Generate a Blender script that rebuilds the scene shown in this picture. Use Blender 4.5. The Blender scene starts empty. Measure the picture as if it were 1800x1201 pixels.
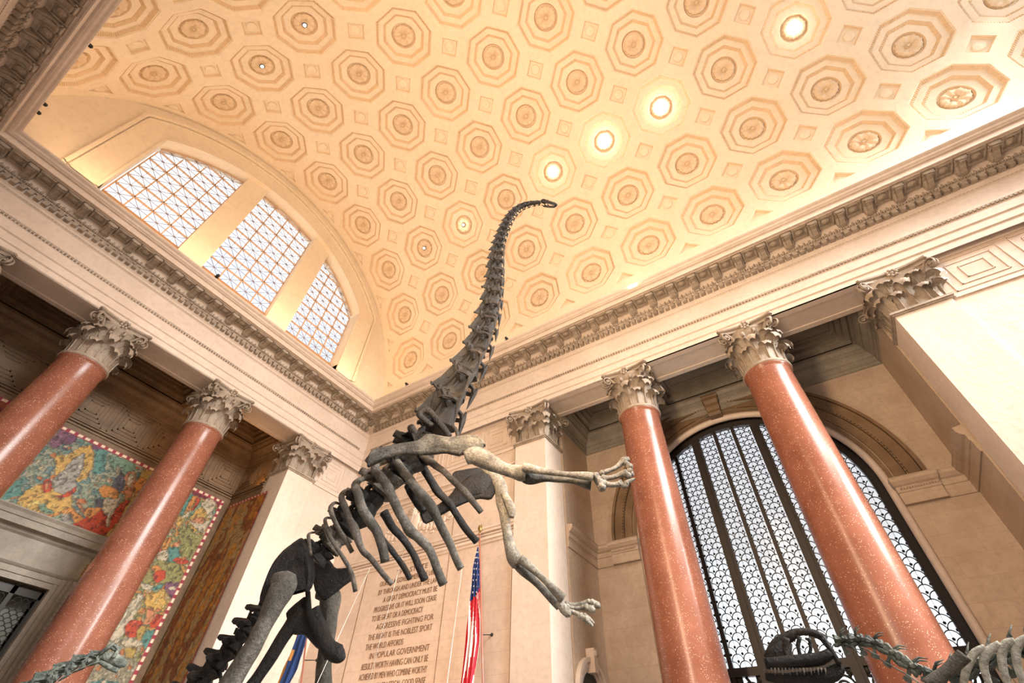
import bpy, bmesh, math, random
from math import sin, cos, pi, radians, sqrt, atan2, tan
from mathutils import Matrix, Vector, noise

random.seed(7)
SC = bpy.context.scene
COL = SC.collection

# ------------------------------------------------------------------ camera
cam_d = bpy.data.cameras.new('camera')
cam_d.sensor_fit = 'HORIZONTAL'; cam_d.sensor_width = 36.0
cam_d.lens = 815.715 / 1800 * 36.0
cam_d.clip_start = 0.05; cam_d.clip_end = 500
cam = bpy.data.objects.new('camera', cam_d); COL.objects.link(cam)
RR = [[0.54359007, -0.83891649, 0.02699931], [0.61711726, 0.37765454, -0.69032118], [0.56892541, 0.39191348, 0.7229991]]
m = Matrix(((RR[0][0], -RR[1][0], -RR[2][0]), (RR[0][1], -RR[1][1], -RR[2][1]), (RR[0][2], -RR[1][2], -RR[2][2]))).to_4x4()
m.translation = Vector((-4.15462, -17.65656, 1.59619))
cam.matrix_world = m
SC.camera = cam

# ------------------------------------------------------------------ exposure, world
SC.view_settings.view_transform = 'Standard'
SC.view_settings.look = 'None'
SC.view_settings.exposure = 0.25
SC.view_settings.gamma = 1.0
SC.view_settings.use_curve_mapping = False
W = bpy.data.worlds.new('daylight'); SC.world = W; W.use_nodes = True
wn = W.node_tree.nodes; wl = W.node_tree.links; wn.clear()
wo = wn.new('ShaderNodeOutputWorld'); wb = wn.new('ShaderNodeBackground')
wtc = wn.new('ShaderNodeTexCoord'); wsp = wn.new('ShaderNodeSeparateXYZ'); wno = wn.new('ShaderNodeTexNoise'); wno.inputs['Scale'].default_value = 6.0
wcr = wn.new('ShaderNodeValToRGB'); wad = wn.new('ShaderNodeMath'); wad.operation = 'MULTIPLY_ADD'; wad.inputs[1].default_value = 0.25
wl.new(wtc.outputs['Generated'], wsp.inputs[0]); wl.new(wtc.outputs['Generated'], wno.inputs['Vector'])
wl.new(wno.outputs['Fac'], wad.inputs[0]); wl.new(wsp.outputs[2], wad.inputs[2])
els = wcr.color_ramp.elements
while len(els) < 6: els.new(0.5)
for e_, (p_, c_) in zip(els, ((0.0, (1.0, 1.0, 1.0)), (0.34, (0.88, 0.95, 1.0)), (0.46, (0.50, 0.50, 0.50)), (0.70, (0.46, 0.47, 0.50)), (0.80, (0.62, 0.78, 1.0)), (0.88, (0.92, 0.92, 0.96)))):
    e_.position = p_; e_.color = (*c_, 1)
wl.new(wad.outputs[0], wcr.inputs['Fac'])
wl.new(wcr.outputs['Color'], wb.inputs['Color']); wb.inputs['Strength'].default_value = 1.5
wl.new(wb.outputs['Background'], wo.inputs['Surface'])

def area(name, loc, target, sx, sy, power, color, spread=180):
    d = bpy.data.lights.new(name, 'AREA'); d.shape = 'RECTANGLE'; d.size = sx; d.size_y = sy
    d.energy = power; d.color = color; d.spread = radians(spread)
    o = bpy.data.objects.new(name, d); COL.objects.link(o); o.location = loc
    v = Vector(target) - Vector(loc)
    o.rotation_euler = v.to_track_quat('-Z', 'Y').to_euler()
    return o
# daylight through the far lunette window, high behind the photographer
area('far_window_daylight', (2.0, -33.4, 22.5), (4.0, -10, 6.0), 13, 6, 3000, (1.0, 0.97, 0.93), 72)
# daylight through the opposite arched window
area('opposite_window_daylight', (-13.8, -16, 9.5), (0, -15, 10.5), 8, 9, 760, (1.0, 0.95, 0.91))
# sun reaching down the hall from the far end
area('far_sunlight', (9.7, -33.3, 14.0), (7.4, -16, 3.5), 1.2, 3.0, 1300, (1.0, 0.97, 0.92), 66)
# warm floodlight washing the inscription wall
area('inscription_lamp', (6.5, -3.5, 0.8), (10.6, -3.5, 8.5), 5, 0.4, 170, (1.0, 0.62, 0.38), 120)
# warm cove lamps standing on the cornice
WARM = (1.0, 0.64, 0.33)
area('cove_lamp_lunette', (0, 0.95, 18.75), (0, -1.0, 27), 16, 0.35, 400, WARM)
area('cove_lamp_east', (9.35, -15, 18.75), (-2.0, -15, 27), 0.35, 32, 560, (1.0, 0.72, 0.50))
area('cove_lamp_west', (-9.35, -15, 18.75), (3.0, -15, 27), 0.35, 32, 4600, (1.0, 0.69, 0.40))
area('mural_lamp', (0, 3.2, 7.0), (0.5, 6.4, 9.5), 9, 0.6, 22, (1.0, 0.72, 0.45))
area('mural_loggia_lamp', (4.0, 4.2, 12.9), (4.0, 5.5, 15.4), 5, 0.5, 30, (1.0, 0.45, 0.12))

# ------------------------------------------------------------------ materials
def nodes(name):
    mt = bpy.data.materials.new(name); mt.use_nodes = True
    nt = mt.node_tree; b = nt.nodes['Principled BSDF']
    return mt, nt, b
def mixrgb(nt, fac, c1, c2, mode='MIX'):
    n = nt.nodes.new('ShaderNodeMix'); n.data_type = 'RGBA'; n.blend_type = mode
    for k, v in ((0, fac), (6, c1), (7, c2)):
        if hasattr(v, 'is_linked') or hasattr(v, 'links'): nt.links.new(v, n.inputs[k])
        elif k == 0: n.inputs[0].default_value = v
        else: n.inputs[k].default_value = (*v, 1)
    return n.outputs[2]
def tex_noise(nt, scale, detail=4, vec=None, rough=0.55):
    n = nt.nodes.new('ShaderNodeTexNoise'); n.inputs['Scale'].default_value = scale
    n.inputs['Detail'].default_value = detail; n.inputs['Roughness'].default_value = rough
    if vec is not None: nt.links.new(vec, n.inputs['Vector'])
    return n
def ramp(nt, fac, stops):
    r = nt.nodes.new('ShaderNodeValToRGB'); nt.links.new(fac, r.inputs[0])
    e = r.color_ramp.elements
    while len(e) < len(stops): e.new(0.5)
    for i, (p, c) in enumerate(stops): e[i].position = p; e[i].color = (*c, 1) if len(c) == 3 else c
    return r.outputs[0]
def coords(nt):
    return nt.nodes.new('ShaderNodeTexCoord').outputs['Object']
def stone(name, a, b, scale=0.8, rough=0.6, bump=0.02, block=None, jc=None):
    """block: None or (axis, width, height): course joints on a wall that runs along axis"""
    mt, nt, bs = nodes(name); co = coords(nt)
    n1 = tex_noise(nt, scale, 6, co, 0.65); n2 = tex_noise(nt, scale * 9, 4, co)
    col = ramp(nt, n1.outputs['Fac'], [(0.35, a), (0.65, b)])
    dk = tuple(v * 0.82 for v in a)
    f2 = ramp(nt, n2.outputs['Fac'], [(0.45, (0, 0, 0)), (0.75, (0.5, 0.5, 0.5))])
    col = mixrgb(nt, f2, col, dk)
    if block:
        ax, bw, bh = block
        sp = nt.nodes.new('ShaderNodeSeparateXYZ'); nt.links.new(co, sp.inputs[0])
        cb = nt.nodes.new('ShaderNodeCombineXYZ')
        nt.links.new(sp.outputs[0 if ax == 'x' else 1], cb.inputs[0]); nt.links.new(sp.outputs[2], cb.inputs[1])
        br = nt.nodes.new('ShaderNodeTexBrick'); nt.links.new(cb.outputs[0], br.inputs['Vector'])
        br.inputs['Scale'].default_value = 1.0; br.inputs['Brick Width'].default_value = bw; br.inputs['Row Height'].default_value = bh
        br.inputs['Mortar Size'].default_value = 0.007; br.inputs['Mortar Smooth'].default_value = 0.1
        br.inputs['Color1'].default_value = (0.95, 0.95, 0.95, 1); br.inputs['Color2'].default_value = (1, 1, 1, 1)
        br.inputs['Mortar'].default_value = (0.85, 0.80, 0.76, 1)
        col = mixrgb(nt, 1.0, col, br.outputs['Color'], 'MULTIPLY')
    nt.links.new(col, bs.inputs['Base Color']); bs.inputs['Roughness'].default_value = rough
    if bump:
        bp = nt.nodes.new('ShaderNodeBump'); bp.inputs['Strength'].default_value = 0.35; bp.inputs['Distance'].default_value = bump
        nt.links.new(n2.outputs['Fac'], bp.inputs['Height']); nt.links.new(bp.outputs[0], bs.inputs['Normal'])
    return mt
def plain(name, c, rough=0.6, metal=0.0, emit=None, es=1.0):
    mt, nt, bs = nodes(name); bs.inputs['Base Color'].default_value = (*c, 1)
    bs.inputs['Roughness'].default_value = rough; bs.inputs['Metallic'].default_value = metal
    n = tex_noise(nt, 6, 3, coords(nt)); c2 = tuple(v * 0.8 for v in c)
    nt.links.new(mixrgb(nt, n.outputs['Fac'], c, c2), bs.inputs['Base Color'])
    if emit: bs.inputs['Emission Color'].default_value = (*emit, 1); bs.inputs['Emission Strength'].default_value = es
    return mt
M = {}
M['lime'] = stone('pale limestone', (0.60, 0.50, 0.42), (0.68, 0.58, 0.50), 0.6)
M['lime_x'] = stone('limestone ashlar x', (0.60, 0.50, 0.42), (0.68, 0.58, 0.50), 0.6, block=('x', 1.6, 0.62))
M['lime_y'] = stone('limestone ashlar y', (0.58, 0.46, 0.37), (0.68, 0.56, 0.47), 0.6, block=('y', 1.6, 0.62))
M['recess_shade'] = stone('buff limestone', (0.40, 0.30, 0.22), (0.48, 0.38, 0.29), 0.8, block=('y', 1.6, 0.62))  # darker limestone: the window alcove's recess shade is put into the colour
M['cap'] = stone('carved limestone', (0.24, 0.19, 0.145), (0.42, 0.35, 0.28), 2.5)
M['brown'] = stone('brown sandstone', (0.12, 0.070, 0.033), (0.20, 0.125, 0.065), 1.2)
M['grey'] = stone('grey limestone', (0.20, 0.175, 0.14), (0.29, 0.255, 0.21), 1.2)
M['plaster'] = stone('cream plaster', (0.76, 0.65, 0.51), (0.80, 0.69, 0.55), 0.5, 0.75, 0.0)
M['rosette'] = stone('ochre plaster', (0.66, 0.51, 0.35), (0.74, 0.60, 0.44), 3.0, 0.75, 0.01)
M['ochre'] = stone('shading ochre moulding', (0.68, 0.51, 0.33), (0.74, 0.57, 0.39), 0.7, 0.75, 0.0)  # ochre puts the coffer slopes' shading and bounced light into the colour
M['floor'] = stone('terrazzo', (0.16, 0.14, 0.12), (0.24, 0.21, 0.18), 1.5, 0.35, 0)
def granite():
    mt, nt, bs = nodes('red granite'); co = coords(nt)
    n1 = tex_noise(nt, 0.9, 5, co); base = ramp(nt, n1.outputs['Fac'], [(0.3, (0.19, 0.070, 0.042)), (0.7, (0.29, 0.118, 0.075))])
    v = nt.nodes.new('ShaderNodeTexVoronoi'); v.inputs['Scale'].default_value = 22; nt.links.new(co, v.inputs['Vector'])
    f = ramp(nt, v.outputs['Distance'], [(0.12, (1, 1, 1)), (0.26, (0, 0, 0))])
    v3 = tex_noise(nt, 9, 2, co); f3 = ramp(nt, v3.outputs['Fac'], [(0.42, (0, 0, 0)), (0.56, (1, 1, 1))])
    mm = nt.nodes.new('ShaderNodeMath'); mm.operation = 'MULTIPLY'; nt.links.new(f, mm.inputs[0]); nt.links.new(f3, mm.inputs[1])
    base = mixrgb(nt, mm.outputs[0], base, (0.80, 0.52, 0.40))
    n3 = tex_noise(nt, 45, 2, co); base = mixrgb(nt, ramp(nt, n3.outputs['Fac'], [(0.5, (0, 0, 0)), (0.8, (0.7, 0.7, 0.7))]), base, (0.22, 0.05, 0.03))
    nt.links.new(base, bs.inputs['Base Color']); bs.inputs['Roughness'].default_value = 0.26; bs.inputs['Specular IOR Level'].default_value = 0.32
    return mt
M['granite'] = granite()
M['bronze'] = plain('dark bronze', (0.014, 0.008, 0.006), 0.5, 0.2)
M['grille'] = plain('dark grille', (0.02, 0.018, 0.016), 0.5, 0.3)
M['muntin'] = plain('painted muntin', (0.62, 0.42, 0.28), 0.6)
M['sill'] = plain('orange brown sill', (0.42, 0.24, 0.12), 0.6)
M['ray'] = plain('slate lead', (0.30, 0.26, 0.27), 0.6)
M['black'] = plain('black fixture', (0.012, 0.012, 0.012), 0.5)
M['dark'] = plain('doorway and gap shade', (0.02, 0.022, 0.02), 0.7)
M['lamp'] = plain('lamp glow', (1, 0.95, 0.85), 0.4, 0, (1, 0.93, 0.8), 14)
M['letter'] = plain('incised lettering', (0.16, 0.09, 0.05), 0.8)
M['pole'] = plain('varnished flag pole', (0.36, 0.13, 0.09), 0.35)
M['gold'] = plain('gilt finial', (0.35, 0.24, 0.09), 0.35, 0.7)
M['wire'] = plain('steel cable', (0.75, 0.70, 0.62), 0.4, 0.3)
def glass():
    mt = bpy.data.materials.new('window glass'); mt.use_nodes = True; nt = mt.node_tree; nt.nodes.clear()
    o = nt.nodes.new('ShaderNodeOutputMaterial'); t = nt.nodes.new('ShaderNodeBsdfTransparent'); g = nt.nodes.new('ShaderNodeBsdfGlossy')
    g.inputs['Roughness'].default_value = 0.1; t.inputs[0].default_value = (0.97, 0.98, 1, 1)
    mx = nt.nodes.new('ShaderNodeMixShader'); mx.inputs[0].default_value = 0.05
    nt.links.new(t.outputs[0], mx.inputs[1]); nt.links.new(g.outputs[0], mx.inputs[2]); nt.links.new(mx.outputs[0], o.inputs[0])
    return mt
M['glass'] = glass()

# ------------------------------------------------------------------ mesh helpers
class MB:
    def __init__(s): s.v = []; s.f = []; s.mi = []; s.sm = []
    def add(s, verts, faces, T=None, mi=0, smooth=False):
        n = len(s.v)
        s.v += [tuple(T @ Vector(p)) for p in verts] if T is not None else [tuple(p) for p in verts]
        for f in faces: s.f.append(tuple(i + n for i in f)); s.mi.append(mi); s.sm.append(smooth)
        return s
    def box(s, x0, x1, y0, y1, z0, z1, T=None, mi=0):
        v = [(x, y, z) for x in (x0, x1) for y in (y0, y1) for z in (z0, z1)]
        return s.add(v, [(0, 1, 3, 2), (4, 6, 7, 5), (0, 4, 5, 1), (2, 3, 7, 6), (0, 2, 6, 4), (1, 5, 7, 3)], T, mi)
    def taper(s, x0, x1, y0, y1, z0, z1, k, T=None, mi=0):   # box whose z1 face is shrunk by k
        a = [(x0, y0, z0), (x1, y0, z0), (x1, y1, z0), (x0, y1, z0), (x0 + k, y0 + k, z1), (x1 - k, y0 + k, z1), (x1 - k, y1 - k, z1), (x0 + k, y1 - k, z1)]
        return s.add(a, [(3, 2, 1, 0), (4, 5, 6, 7), (0, 1, 5, 4), (1, 2, 6, 5), (2, 3, 7, 6), (3, 0, 4, 7)], T, mi)
    def bar(s, a, b, w, h, up=(0, 0, 1), T=None, mi=0):
        a = Vector(a); b = Vector(b); d = (b - a).normalized(); u = Vector(up); r = d.cross(u)
        if r.length < 1e-4: r = d.cross(Vector((1, 0, 0)))
        r.normalize(); u = r.cross(d)
        v = [p + r * i * w / 2 + u * j * h / 2 for p in (a, b) for i, j in ((-1, -1), (1, -1), (1, 1), (-1, 1))]
        return s.add(v, [(3, 2, 1, 0), (4, 5, 6, 7), (0, 1, 5, 4), (1, 2, 6, 5), (2, 3, 7, 6), (3, 0, 4, 7)], T, mi)
    def tube(s, pts, rad, n=8, T=None, mi=0, flat=1.0, side=None, rough=0.0, seed=0, caps=True, ridge=0, smooth=True, fq=5.0):
        """round or flattened tube; rad number or list; flat = thickness ratio along 'side'"""
        P = [Vector(p) for p in pts]; m_ = len(P); R_ = [rad] * m_ if not hasattr(rad, '__len__') else list(rad)
        vs = []; prev = None
        for i, p in enumerate(P):
            d = (P[min(i + 1, m_ - 1)] - P[max(i - 1, 0)])
            if d.length < 1e-9: d = Vector((0, 0, 1))
            d.normalize()
            if side is not None: a = Vector(side); a = a - d * a.dot(d)
            elif prev is None: a = d.cross(Vector((0.3, 0.2, 1))) if abs(d.z) < 0.95 else d.cross(Vector((1, 0.2, 0)))
            else: a = prev - d * prev.dot(d)
            if a.length < 1e-6: a = d.cross(Vector((1, 0.3, 0.2)))
            a.normalize(); prev = a; b = d.cross(a)
            for k in range(n):
                t = 2 * pi * k / n; r = R_[i]
                if rough: r *= 1 + rough * noise.noise(Vector((p.x * fq + seed + cos(t) * 1.3, p.y * fq + sin(t) * 1.3, p.z * fq)))
                if ridge: r *= 1 + ridge * cos(4 * t + seed)
                vs.append(p + a * cos(t) * r * flat + b * sin(t) * r)
        fs = [(i * n + k, i * n + (k + 1) % n, (i + 1) * n + (k + 1) % n, (i + 1) * n + k) for i in range(m_ - 1) for k in range(n)]
        if caps: fs += [tuple(range(n - 1, -1, -1)), tuple((m_ - 1) * n + k for k in range(n))]
        return s.add(vs, fs, T, mi, smooth)
    def plate(s, pts, th, nrm=None):
        P = [Vector(p) for p in pts]; n = len(P); c = sum(P, Vector()) / n
        N = nrm if nrm is not None else (P[1] - P[0]).cross(P[2] - P[0])
        if N.length < 1e-9: return s
        N = N.normalized() * th / 2; vs = [p - N for p in P] + [p + N for p in P]
        return s.add(vs, [tuple(range(n - 1, -1, -1)), tuple(range(n, 2 * n))] + [(i, (i + 1) % n, n + (i + 1) % n, n + i) for i in range(n)])
    def lathe(s, prof, n=32, T=None, mi=0, smooth=True):
        vs = [(r * cos(2 * pi * k / n), r * sin(2 * pi * k / n), z) for r, z in prof for k in range(n)]
        fs = [(i * n + k, i * n + (k + 1) % n, (i + 1) * n + (k + 1) % n, (i + 1) * n + k) for i in range(len(prof) - 1) for k in range(n)]
        return s.add(vs, fs, T, mi, smooth)
    def ell(s, c, r, n=10, T=None, mi=0, rough=0.0, rot=None, seed=0):
        vs = []; fs = []; c = Vector(c)
        for i in range(n // 2 + 1):
            ph = pi * i / (n // 2)
            for k in range(n):
                t = 2 * pi * k / n; d = Vector((sin(ph) * cos(t), sin(ph) * sin(t), cos(ph)))
                q = 1 + (rough * noise.noise(d * 1.7 + Vector((seed, seed * 0.7, 0))) if rough else 0)
                w = Vector((d.x * r[0] * q, d.y * r[1] * q, d.z * r[2] * q))
                vs.append(c + (rot @ w if rot else w))
        for i in range(n // 2):
            for k in range(n): fs.append((i * n + k, (i + 1) * n + k, (i + 1) * n + (k + 1) % n, i * n + (k + 1) % n))
        return s.add(vs, fs, T, mi, True)
    def sweep(s, prof, path, T=None, mi=0, closed=False):
        """prof [(o,z)], path: function i -> function o -> (x,y)"""
        n = len(prof); vs = [(*p(o), z) for p in path for o, z in prof]; k = len(path)
        fs = [(j * n + i, j * n + i + 1, (j + 1) * n + i + 1, (j + 1) * n + i) for j in range(k - 1) for i in range(n - 1)]
        return s.add(vs, fs, T, mi)
    def build(s, name, mats, parent=None, fixn=False):
        me = bpy.data.meshes.new(name); me.from_pydata(s.v, [], s.f)
        if not isinstance(mats, (list, tuple)): mats = [mats]
        for x in mats: me.materials.append(M[x] if isinstance(x, str) else x)
        me.polygons.foreach_set('material_index', s.mi); me.polygons.foreach_set('use_smooth', s.sm)
        if fixn:
            b = bmesh.new(); b.from_mesh(me); bmesh.ops.recalc_face_normals(b, faces=b.faces); b.to_mesh(me); b.free()
        me.update()
        o = bpy.data.objects.new(name, me); COL.objects.link(o)
        if parent: o.parent = parent
        return o
def tag(o, label=None, cat=None, group=None, kind=None):
    if label: o['label'] = label
    if cat: o['category'] = cat
    if group: o['group'] = group
    if kind: o['kind'] = kind
    return o
def struct(o, label=None): o['kind'] = 'structure'; 
def empty(name, loc=(0, 0, 0), rz=0.0):
    o = bpy.data.objects.new(name, None); COL.objects.link(o); o.location = loc; o.rotation_euler = (0, 0, rz); o.empty_display_size = 0.3
    return o
def kids(o): return [c for c in ALL() if c.parent == o]
def ALL(): return list(COL.objects)
def copy_tree(o, parent=None):
    c = o.copy(); COL.objects.link(c); c.parent = parent
    for ch in list(o.children): copy_tree(ch, c)
    return c
TL = Matrix.Translation((0, 0.85, 0))                              # lunette side: u -> +x, o -> +y
TR = Matrix.Translation((8.92, -15.95, 0)) @ Matrix.Rotation(-pi / 2, 4, 'Z')   # window side: u -> -y, o -> +x
HV = 19.415; RV = 10.15; DTH = radians(18.59134); CY = 3.21646
HALL_END = -33.9
# ------------------------------------------------------------------ vault
def cell_pt(i, j, a, b, dep):
    th = pi / 2 + (i - 4) * DTH + a * DTH; r = RV + dep; y = -j * CY - b * CY
    return (r * cos(th), y, HV + r * sin(th))
def oct32(s):
    vs = [(s * cos(radians(22.5 + 45 * k)) / cos(radians(22.5)), s * sin(radians(22.5 + 45 * k)) / cos(radians(22.5))) for k in range(8)]
    out = []
    for k in range(8):
        p, q = vs[k], vs[(k + 1) % 8]
        out += [(p[0] + (q[0] - p[0]) * t / 4, p[1] + (q[1] - p[1]) * t / 4) for t in range(4)]
    return out
def clip32(c=0.5, d=0.17):
    e = c - d
    vs = [(c, e), (e, c), (-e, c), (-c, e), (-c, -e), (-e, -c), (e, -c), (c, -e)]
    out = []
    for k in range(8):
        p, q = vs[k], vs[(k + 1) % 8]
        out += [(p[0] + (q[0] - p[0]) * t / 4, p[1] + (q[1] - p[1]) * t / 4) for t in range(4)]
    return out
def circ32(s): return [(s * cos(radians(22.5 + 360 * k / 32)), s * sin(radians(22.5 + 360 * k / 32))) for k in range(32)]
vb = MB()
RINGS = [(clip32(), 0), (oct32(.425), 0), (oct32(.421), .03), (oct32(.412), .03), (oct32(.376), .13), (oct32(.370), .13), (oct32(.369), .15),
         (oct32(.304), .15), (oct32(.302), .17), (oct32(.264), .25), (oct32(.257), .25), (circ32(.184), .25), (circ32(.182), .27), (circ32(.162), .38), (circ32(.02), .38)]
def cell(i, j):
    vs = []; fs = []
    for pts, dep in RINGS: vs += [cell_pt(i, j, a, b, dep) for a, b in pts]
    fs2 = []
    for r in range(len(RINGS) - 1):
        for k in range(32):
            (fs2 if r in (3, 8, 12) else fs).append((r * 32 + k, r * 32 + (k + 1) % 32, (r + 1) * 32 + (k + 1) % 32, (r + 1) * 32 + k))
    fs.append(tuple((len(RINGS) - 1) * 32 + k for k in range(32)))
    vb.add(vs, fs)
    n_ = len(vb.v) - len(vs)
    for f in fs2: vb.f.append(tuple(i_ + n_ for i_ in f)); vb.mi.append(1); vb.sm.append(False)
    # egg moulding ridges on the two octagonal slopes
    for (s0, d0, s1, d1, nn, w) in ((.408, .04, .379, .12, 12, .42), (.298, .18, .269, .24, 9, .38)):
        o0 = [(s0 * cos(radians(22.5 + 45 * k)) / cos(radians(22.5)), s0 * sin(radians(22.5 + 45 * k)) / cos(radians(22.5))) for k in range(8)]
        for k in range(8):
            p, q = o0[k], o0[(k + 1) % 8]
            for t in range(nn):
                t0 = (t + 0.5 - w / 2) / nn; t1 = (t + 0.5 + w / 2) / nn
                A = (p[0] + (q[0] - p[0]) * t0, p[1] + (q[1] - p[1]) * t0); B = (p[0] + (q[0] - p[0]) * t1, p[1] + (q[1] - p[1]) * t1)
                g = s1 / s0; h = -0.018
                vs = [cell_pt(i, j, A[0], A[1], d0 + .0), cell_pt(i, j, B[0], B[1], d0), cell_pt(i, j, B[0] * g, B[1] * g, d1), cell_pt(i, j, A[0] * g, A[1] * g, d1),
                      cell_pt(i, j, A[0] * .99, A[1] * .99, d0 + h), cell_pt(i, j, B[0] * .99, B[1] * .99, d0 + h), cell_pt(i, j, B[0] * g * .99, B[1] * g * .99, d1 + h), cell_pt(i, j, A[0] * g * .99, A[1] * g * .99, d1 + h)]
                vb.add(vs, [(4, 5, 6, 7), (0, 4, 7, 3), (1, 2, 6, 5), (0, 1, 5, 4), (2, 3, 7, 6)], None, 1)
    # quarter diamonds in the four corners, stepped back
    for sa in (1, -1):
        for sb in (1, -1):
            st = [(.17, 0), (.167, .03), (.158, .03), (.143, .10), (.133, .10), (.131, .13)]
            vs = []
            for d, dep in st:
                vs += [cell_pt(i, j, sa * .5, sb * (.5 - d), dep), cell_pt(i, j, sa * (.5 - d / 2), sb * (.5 - d / 2), dep), cell_pt(i, j, sa * (.5 - d), sb * .5, dep)]
            fs = []
            for r in range(len(st) - 1):
                for k in range(2): fs.append((r * 3 + k, r * 3 + k + 1, (r + 1) * 3 + k + 1, (r + 1) * 3 + k))
            for k in range(2): vb.add([vs[6 + k], vs[7 + k], vs[10 + k], vs[9 + k]], [(0, 1, 2, 3)], None, 1); fs.remove((6 + k, 7 + k, 10 + k, 9 + k))
            n0 = (len(st) - 1) * 3; vs.append(cell_pt(i, j, sa * .5, sb * .5, .13)); fs.append((n0, n0 + 1, n0 + 2, len(vs) - 1))
            # a quarter of the small boss
            q = len(vs); vs.append(cell_pt(i, j, sa * .5, sb * .5, .06))
            for t in range(4):
                an = pi / 2 * t / 3; vs.append(cell_pt(i, j, sa * (.5 - .065 * cos(an)), sb * (.5 - .065 * sin(an)), .08))
            for t in range(4):
                an = pi / 2 * t / 3; vs.append(cell_pt(i, j, sa * (.5 - .075 * cos(an)), sb * (.5 - .075 * sin(an)), .13))
            for t in range(3): fs += [(q, q + 1 + t, q + 2 + t), (q + 1 + t, q + 5 + t, q + 6 + t, q + 2 + t)]
            vb.add(vs, fs)
NJ = 11
for i in range(9):
    for j in range(NJ): cell(i, j)
def cylpatch(th0, th1, y0, y1, r, n=1):
    for k in range(n):
        a = th0 + (th1 - th0) * k / n; b = th0 + (th1 - th0) * (k + 1) / n
        vb.add([(r * cos(a), y0, HV + r * sin(a)), (r * cos(b), y0, HV + r * sin(b)), (r * cos(b), y1, HV + r * sin(b)), (r * cos(a), y1, HV + r * sin(a))], [(0, 1, 2, 3)])
YV0 = CY / 2; YV1 = -(NJ - .5) * CY; A0 = pi / 2 - 4.5 * DTH
for r0, r1, yy0, yy1 in ((RV, RV, YV0, 1.92), (RV, RV, YV1, HALL_END)):
    cylpatch(0, pi, yy0, yy1, RV, 72)
for a, b in ((0, A0), (pi - A0, pi)): cylpatch(a, b, YV1, YV0, RV, 3)
# raised fillets along the springing and a low wall down to the cornice
for sgn in (1, -1):
    for z0, z1, pr in ((19.43, 19.55, .10), (19.80, 19.86, .05)):
        vb.box(min(sgn * (RV - pr), sgn * RV * 1.01), max(sgn * (RV - pr), sgn * RV * 1.01), HALL_END, 1.92, z0, z1)
    vb.box(min(sgn * RV, sgn * 10.5), max(sgn * RV, sgn * 10.5), HALL_END, 2.1, 18.4, HV + .02)
for yy in (YV0, YV1):           # close the clipped lozenges at the vault ends and springings
    for k in range(72):
        a, b = pi * k / 72, pi * (k + 1) / 72; q = RV + .5
        vb.add([(RV * cos(a), yy, HV + RV * sin(a)), (RV * cos(b), yy, HV + RV * sin(b)), (q * cos(b), yy, HV + q * sin(b)), (q * cos(a), yy, HV + q * sin(a))], [(0, 1, 2, 3)])
for a in (A0, pi - A0):
    q = RV + .5; vb.add([(RV * cos(a), YV0, HV + RV * sin(a)), (RV * cos(a), YV1, HV + RV * sin(a)), (q * cos(a), YV1, HV + q * sin(a)), (q * cos(a), YV0, HV + q * sin(a))], [(0, 1, 2, 3)])
cylpatch(0, pi, 2.1, HALL_END, RV + .55, 72)
ceiling = vb.build('ceiling', ['plaster', 'ochre']); tag(ceiling, 'cream coffered barrel vault with octagonal coffers', kind='structure')
# rosettes, one per octagon
rb = MB()
NR = 48; rr = [(0.0, .15), (.05, .16), (.07, .11), (.10, .11), (.12, .17), (.14, .10), (.2, .12), (.32, .17), (.42, .165), (.475, .13), (.49, .0)]
vs = []
for r, h in rr:
    for k in range(NR):
        t = 2 * pi * k / NR; lob = cos(8 * t); q = r; hh = h
        if r > .15: hh = h + .022 * lob
        if r > .38: q = r * (1 + .045 * cos(16 * t))
        vs.append((q * cos(t), q * sin(t), hh))
rb.add(vs, [(i * NR + k, i * NR + (k + 1) % NR, (i + 1) * NR + (k + 1) % NR, (i + 1) * NR + k) for i in range(len(rr) - 1) for k in range(NR)], smooth=False)
ros0 = None
LAMPS = {(2, 1): 0, (2, 2): 1, (2, 4): 2, (2, 5): 3, (2, 6): 3, (2, 8): 2, (6, 1): 0, (6, 2): 0}
def inward(i, j, dep):
    th = pi / 2 + (i - 4) * DTH; r = RV + dep
    X = Vector((0, -1, 0)); Z = Vector((-cos(th), 0, -sin(th))); Y = Z.cross(X)
    T = Matrix((X, Y, Z)).transposed().to_4x4(); T.translation = Vector((r * cos(th), -j * CY, HV + r * sin(th))); return T
for i in range(9):
    for j in range(NJ):
        if ros0 is None: o = rb.build('rosette', 'rosette', ceiling, True); ros0 = o
        else: o = ros0.copy(); COL.objects.link(o); o.parent = ceiling
        o.matrix_world = inward(i, j, .38)
# downlights in some rosettes
cup = MB(); cup.lathe([(.10, .0), (.125, .03), (.125, .055), (.10, .06), (.095, .02), (0.001, .02)], 20)
bulb = MB(); bulb.ell((0, 0, .06), (.075, .075, .05), 12); big = MB(); big.ell((0, 0, .05), (.19, .19, .06), 16)
lampdesc = {(2, 1): 'dim dark-eyed ceiling spotlight left of the skeleton neck, nearest the lunette wall',
            (2, 2): 'small half-lit ceiling spotlight just left of the top of the skeleton neck',
            (2, 4): 'small bright ceiling spotlight just above the raised skeleton head',
            (2, 5): 'large white glowing ceiling spotlight, the nearer of two big glows to the skeleton head',
            (2, 6): 'large white glowing ceiling spotlight, the farther of two big glows from the skeleton head',
            (2, 8): 'white glowing ceiling spotlight near the top edge, upper right of the vault',
            (6, 1): 'dark-eyed ceiling spotlight upper left in the vault, the lower of the pair',
            (6, 2): 'dark-eyed ceiling spotlight upper left in the vault, the upper of the pair'}
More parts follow.
